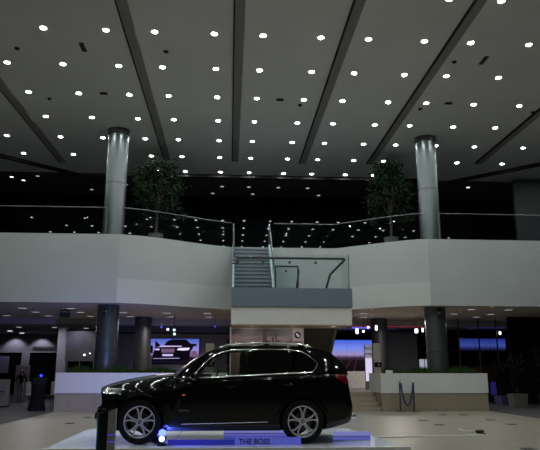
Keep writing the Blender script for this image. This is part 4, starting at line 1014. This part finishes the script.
for side in (-1, 1):
    B0, B1, C0, C1 = (1.80, .02), (1.93, .0), (2.66, .10), (2.72, .10)
    fd = patch([(.36, .80), (.95, .74), (1.11, .84)], [(.36, 1.84), (1.2, 1.86)], .37, 1.10, 'front_door', M['paint'], car, side=side)
    rd = patch([(.36, 1.87), (1.2, 1.89)], [(.36, 2.42), (.60, 2.46), (.80, 2.60), (.95, 2.80), (1.12, 2.84)], .37, 1.12, 'rear_door', M['paint'], car, side=side)
    pane((0, 0), B0, 'front_side_window', M['glass_car'], fd, side, -.012)
    pane(B1, C0, 'rear_side_window', M['glass_tint'], rd, side, -.012)
    pane(C1, (9, 0), 'rear_quarter_window', M['glass_tint'], car, side, -.012)
    pane(B0, B1, 'door_pillar', M['pillar'], car, side, -.004)
    pane(C0, C1, 'door_pillar', M['pillar'], car, side, -.004)
    MB().tube([(u, side*(vside(u, w)+.006), w) for u, w in I_], .0095, 8, closed=True).build('chrome_window_trim', M['chrome'], car, local=True)
    for dpar, u, w in ((fd, 1.62, .995), (rd, 2.66, 1.03)):
        p, n = hit(u, w, side)
        MB().tube([p+Vector((-.12, side*.006, -.004)), p+Vector((-.10, side*.035, 0)), p+Vector((.07, side*.038, .006)), p+Vector((.10, side*.006, .006))], [.012, .014, .014, .012], 8).build('door_handle', M['paint'], dpar, local=True)
        MB().lathe([(.0001, 0), (.045, side*.002), (.045, side*.006), (.0001, side*.008)], p+n*.004, 16, axis='Y').build('handle_recess', M['gloss_black'], dpar, local=True)
    # sill trim, side skirt, arches
    st = MB(); pts = []
    for k in range(13):
        u = .74+(2.30-.74)*k/12; p, n = hit(u, .345+.035*k/12, side); pts.append(p+n*.006)
    st.tube(pts, .008, 6).build('sill_chrome_strip', M['steel'], car, local=True)
    patch([(.2, .50), (.4, .50)], [(.2, 2.45), (.4, 2.45)], .24, .30, 'side_skirt', M['black'], car, off=.008, nw=4, side=side)
    for u0 in (0, WB):
        ar = MB(); vs = []; n_ = 26; a0 = -.12
        for k in range(n_+1):
            a = a0+(PI-2*a0)*k/n_
            for rr, off in ((.428, -.03), (.432, .008), (.462, .010), (.484, .001)):
                u, w = u0+rr*math.cos(a), WR+.01+rr*math.sin(a)
                p, nn = hit(u, max(w, .30), side)
                if p is None or abs(p.y) < .7: y = side*.9
                else: y = p.y
                vs.append((u, y+side*off, w))
        fs = [(k*4+j, k*4+j+1, k*4+5+j, k*4+4+j) for k in range(n_) for j in range(3)]
        ar.add(vs, fs, True).build('wheel_arch_trim', M['paint'], car, local=True, angle=30)
    # lamps
    hl = patch([(.86, -.735), (.90, -.76), (.955, -.73)], [(.86, -.42), (.90, -.36), (.955, -.30)], .865, .952, 'headlight', M['lamp_clear'], car, off=.006, nu_=12, nw=5, side=side)
    for u in (-.58, -.44):
        p, n = hit(u, .905, side)
        MB().lathe([(.0001, side*.0), (.028, side*.004), (.036, side*.012), (.032, side*.014), (.0001, side*.004)], p+n*.006, 18, axis='Y').build('lamp_ring', M['lamp_bright'], hl, local=True)
    patch([(.93, -.64), (.958, -.63)], [(.93, -.40), (.958, -.34)], .938, .956, 'lamp_brow', M['lamp_bright'], hl, off=.010, nu_=8, nw=2, side=side)
    patch([(1.04, 3.74), (1.12, 3.60), (1.20, 3.50)], [(1.04, 3.86), (1.20, 3.83)], 1.045, 1.205, 'tail_light', M['tail_red'], car, off=.008, nu_=12, nw=6, side=side)
    patch([(.83, .75), (.86, .74)], [(.83, .78), (.86, .81)], .842, .856, 'side_marker', M['orange'], car, off=.008, nu_=4, nw=2, side=side)
    patch([(.45, -.76), (.56, -.76)], [(.45, -.52), (.56, -.50)], .45, .56, 'front_air_intake', M['black'], car, off=.006, nu_=8, nw=4, side=side)
    patch([(.44, -.80), (.60, -.80)], [(.44, -.60), (.60, -.60)], .60, .612, 'bumper_trim', M['steel'], car, off=.009, nu_=8, nw=1, side=side)
    # mirror
    mr = MB(); c_ = Vector((1.00, side*1.03, 1.185))
    bm = bmesh.new(); bmesh.ops.create_uvsphere(bm, u_segments=20, v_segments=12, radius=1)
    mvs = [c_+Vector((v.co.x*.085*(1.15 if v.co.x < 0 else .55), v.co.y*.115, v.co.z*.078)) for v in bm.verts]; bm.verts.index_update()
    mr.add(mvs, [[v.index for v in f.verts] for f in bm.faces], True); bm.free()
    mo = mr.build('door_mirror', M['paint'], car, local=True, angle=60)
    MB().tube([(.98, side*.86, 1.13), (.99, side*.93, 1.125), (1.0, side*1.0, 1.135)], [.035, .028, .03], 8).build('mirror_arm', M['black'], mo, local=True)
    MB().lathe([(.0001, .047), (.075, .046), (.06, .052)], (c_.x, c_.y, c_.z), 20, axis='X', caps=False).build('mirror_glass', M['chrome'], mo, local=True)
    MB().tube([(.96, side*1.0, 1.115), (1.0, side*1.1, 1.13)], .008, 6).build('mirror_chrome', M['chrome'], mo, local=True)
    # roof rail
    rl = [(1.42, 1.700), (1.52, 1.748), (1.70, 1.772), (2.1, 1.788), (2.5, 1.788), (2.9, 1.768), (3.06, 1.745), (3.14, 1.710)]
    ro = MB().tube([(u, side*(vside(u, min(w, 1.74))-.02), w) for u, w in rl], .017, 8).build('roof_rail', M['chrome'], car, local=True)
    for u, w in ((1.56, 1.735), (2.28, 1.765), (2.94, 1.745)): MB().rbox((u, side*(vside(u, 1.74)-.02), w), (.10, .03, .05)).build('rail_foot', M['chrome'], ro, local=True)
    # exhaust tip
    MB().lathe([(.045, 3.78), (.052, 3.95), (.046, 3.95), (.04, 3.80)], (0, side*.62, .455), 18, axis='X', caps=False).build('exhaust_tip', M['chrome'], car, local=True)

# nose: kidney grille, emblem, plate area, intakes; tail: plate recess, emblem
def fhit(v, w, d=1):
    h = bvh.ray_cast(Vector((-3*d if d > 0 else 6, v, w)), Vector((d, 0, 0))); return h[0]
for s_ in (-1, 1):
    k_ = MB(); pts = []
    for v, w in ((.03, .74), (.03, .93), (.17, .945), (.27, .92), (.25, .80), (.17, .735)):
        p = fhit(s_*v, min(w, .90)); pts.append((p.x-.012, s_*v, w))
    go = k_.add([tuple(p) for p in pts], [tuple(range(6))]).build('kidney_grille', M['gloss_black'], car, local=True)
    MB().tube(pts, .012, 6, closed=True).build('grille_surround', M['chrome'], go, local=True)
    sl = MB()
    for q in range(5):
        v = .065+.04*q; p = fhit(s_*v, .84); sl.box(p.x-.022, p.x-.008, s_*v-.006, s_*v+.006, .76, .92)
    sl.build('grille_slat', M['steel'], go, local=True)
p = fhit(0, .5); MB().bbox((p.x+.0, 0, .46), (.05, .9, .12), .015).build('lower_grille', M['black'], car, local=True)
p = fhit(0, 1.0, -1)
MB().bbox((p.x-.0, 0, 1.02), (.03, .54, .15), .01).build('plate_recess', M['black'], car, local=True)
MB().bbox((3.80, 0, .47), (.1, 1.2, .14), .03).build('rear_diffuser', M['black'], car, local=True)
p, n = hit(.80, .66, -1)
text_mesh('wing_badge', 'xDrive', .062, M['steel'], car, (.78, p.y-.006, .585), (PI/2, 0, 0), .002)

# interior
fl = MB(); fl.bbox((1.02, 0, 1.135), (.42, 1.5, .16), .05); fl.bbox((1.15, -.36, 1.17), (.2, .4, .1), .03); fl.build('dashboard', M['car_inner'], car, local=True)
sw = MB(); ring = []
for k in range(22):
    a = 2*PI*k/22; ring.append((1.34+.06*math.sin(a)*.9, -.37+.18*math.cos(a), 1.16+.165*math.sin(a)))
sw.tube(ring, .016, 6, closed=True); sw.tube([(1.34, -.53, 1.16), (1.34, -.21, 1.16)], .018, 6); sw.tube([(1.34, -.37, 1.16), (1.2, -.37, 1.10)], .03, 6)
sw.build('steering_wheel', M['car_inner'], car, local=True)
for v in (-.37, .37):
    se = MB(); se.add([(1.70+dx, v+dv, w) for dx, dv, w in ((0, -.23, 1.0), (.14, -.25, 1.0), (.14, .25, 1.0), (0, .23, 1.0), (.13, -.20, 1.42), (.21, -.19, 1.42), (.21, .19, 1.42), (.13, .20, 1.42))],
        [(0, 3, 2, 1), (4, 5, 6, 7), (0, 1, 5, 4), (1, 2, 6, 5), (2, 3, 7, 6), (3, 0, 4, 7)])
    so_ = se.build('front_seat', M['car_inner'], car, local=True)
    MB().bbox((1.90, v, 1.51), (.10, .26, .19), .04).build('headrest', M['car_inner'], so_, local=True)
bs = MB(); bs.bbox((2.75, 0, 1.18), (.2, 1.25, .42), .05)
bo = bs.build('rear_bench', M['car_inner'], car, local=True)
for v in (-.4, 0, .4): MB().bbox((2.80, v, 1.46), (.09, .24, .16), .035).build('headrest', M['car_inner'], bo, local=True)
# a dark headliner panel behind the rear seats keeps the boot dim
MB().bbox((2.3, 0, 1.66), (1.3, 1.1, .04), .015).build('headliner', M['car_inner'], car, local=True)

# wheels
led = bpy.data.objects['led_uplight']
dup(led, (-2.12, 11.62, .071), 'small bright blue LED floor light in front of the front wheel')
def wheel_parts(u, side):
    w = bpy.data.objects.new('wheel', None); C.objects.link(w); w.parent = car; w.location = (u, side*.81, WR); w.empty_display_size = .1
    sgn = side
    T_ = MB().lathe([(.272, -.12), (.30, -.137), (.345, -.14), (.374, -.125), (.385, -.09), (.385, .09), (.374, .125), (.345, .14), (.30, .137), (.272, .12)], n=64, axis='Y', caps=False)
    T_.build('tyre', M['rubber'], w, local=True)
    R_ = MB().lathe([(.262, sgn*.125), (.278, sgn*.128), (.276, sgn*.115), (.258, sgn*.10), (.248, -sgn*.08)], n=64, axis='Y', caps=False)
    # hub
    R_.lathe([(.0001, sgn*.10), (.060, sgn*.10), (.068, sgn*.092), (.070, sgn*.06)], n=32, axis='Y', caps=False)
    Y1, Y0 = sgn*.112, sgn*.085
    for k in range(5):
        th = 2*PI*k/5+PI/2
        for d_ in (-1, 1):
            prev = None; pts = []
            for q in range(9):
                t_ = q/8; r = .055+.212*t_
                ang = th+d_*(.15*(1-t_)**1.5+.05+.23*max(0, (t_-.35)/.65)**1.3); hwid = .0115+.005*t_
                pts.append((r, ang, hwid))
            vs = []
            for r, ang, hwid in pts:
                c_, s2 = math.cos(ang), math.sin(ang)
                yb = Y1-sgn*.012*math.sin(PI*(r-.055)/.212)*0
                for e, y in ((-1, Y0), (-1, yb), (1, yb), (1, Y0)): vs.append((r*c_-e*hwid*s2, y, r*s2+e*hwid*c_))
            fs = [(i*4+j, i*4+(j+1) % 4, i*4+4+(j+1) % 4, i*4+4+j) for i in range(8) for j in range(4)] + [(0, 1, 2, 3), (35, 34, 33, 32)]
            R_.add(vs, fs)
    R_.build('alloy_rim', M['rim'], w, local=True, weld=False)
    MB().lathe([(.0001, sgn*.02), (.165, sgn*.02), (.17, sgn*.0), (.0001, sgn*.0)], n=40, axis='Y').build('brake_disc', M['column_dark'], w, local=True)
    cc = MB().lathe([(.0001, sgn*.104), (.034, sgn*.104), (.034, sgn*.100)], n=24, axis='Y', caps=False).build('centre_cap', M['gloss_black'], w, local=True)
    return w
for u in (0, WB):
    for side in (-1, 1):
        w = wheel_parts(u, side)
        if side == -1:
            for k in range(4):
                pts = [(0, -.1055, 0)] + [(.022*math.cos(PI/2*k+PI/2*i/6), -.1055, .022*math.sin(PI/2*k+PI/2*i/6)) for i in range(7)]
                MB().sheet(pts).build('emblem_quarter', M['em_white'] if k % 2 else M['em_blue'], w, local=True)

# ------------------------------------------------------------------ lights
def lamp(kind, name, loc, energy, col, **k):
    L = bpy.data.lights.new(name, kind); L.energy = energy; L.color = col
    for a, b in k.items(): setattr(L, a, b)
    o = bpy.data.objects.new(name, L); C.objects.link(o); o.location = loc; return o
def aim(o, tgt): o.rotation_euler = (Vector(tgt)-o.location).to_track_quat('-Z', 'Y').to_euler()
for x, y in ((-12.4, 37.4), (-10.9, 37.4), (-6.2, 26.2)):
    o = lamp('SPOT', 'wall_wash', (x, y, 3.38), 48 if y > 30 else 20, (.86, .84, 1.), spot_size=math.radians(100), spot_blend=.6, shadow_soft_size=.05); aim(o, (x, y+.55, 2.0))
o = lamp('SPOT', 'blue_uplight', (-1.12, 11.75, .30), 60, (.10, .14, 1.), spot_size=math.radians(150), spot_blend=.8, shadow_soft_size=.05); aim(o, (.4, 12.6, .05))
o = lamp('SPOT', 'planter_blue', (-2.6, 17.5, .25), 420, (.26, .28, 1.), spot_size=math.radians(70), spot_blend=.8, shadow_soft_size=.2); aim(o, (-4.2, 22.4, 1.4))
# dim warm ambience under the gallery
for x, y, e, c_ in ((-2.8, 27.5, 60, (1., .90, .82)), (6.8, 25.8, 75, (1., .93, .85)), (-8.5, 29, 40, (.88, .86, 1.)), (10.5, 25.5, 8, (1., .95, .9))):
    lamp('AREA', 'gallery_fill', (x, y, 3.3), e, c_, shape='DISK', size=1.2)
for x in (.75, 2.15, 3.55):
    o = lamp('SPOT', 'landing_spot', (x, 21.42, 2.80), 30, (1., .88, .80), spot_size=math.radians(120), spot_blend=.7, shadow_soft_size=.04); aim(o, (x, 22.6, 1.9))
w = bpy.data.worlds.new('world'); S.world = w; w.use_nodes = True
w.node_tree.nodes['Background'].inputs[0].default_value = (.01, .011, .013, 1); w.node_tree.nodes['Background'].inputs[1].default_value = .25
S.view_settings.view_transform = 'Standard'; S.view_settings.look = 'None'; S.view_settings.exposure = 0
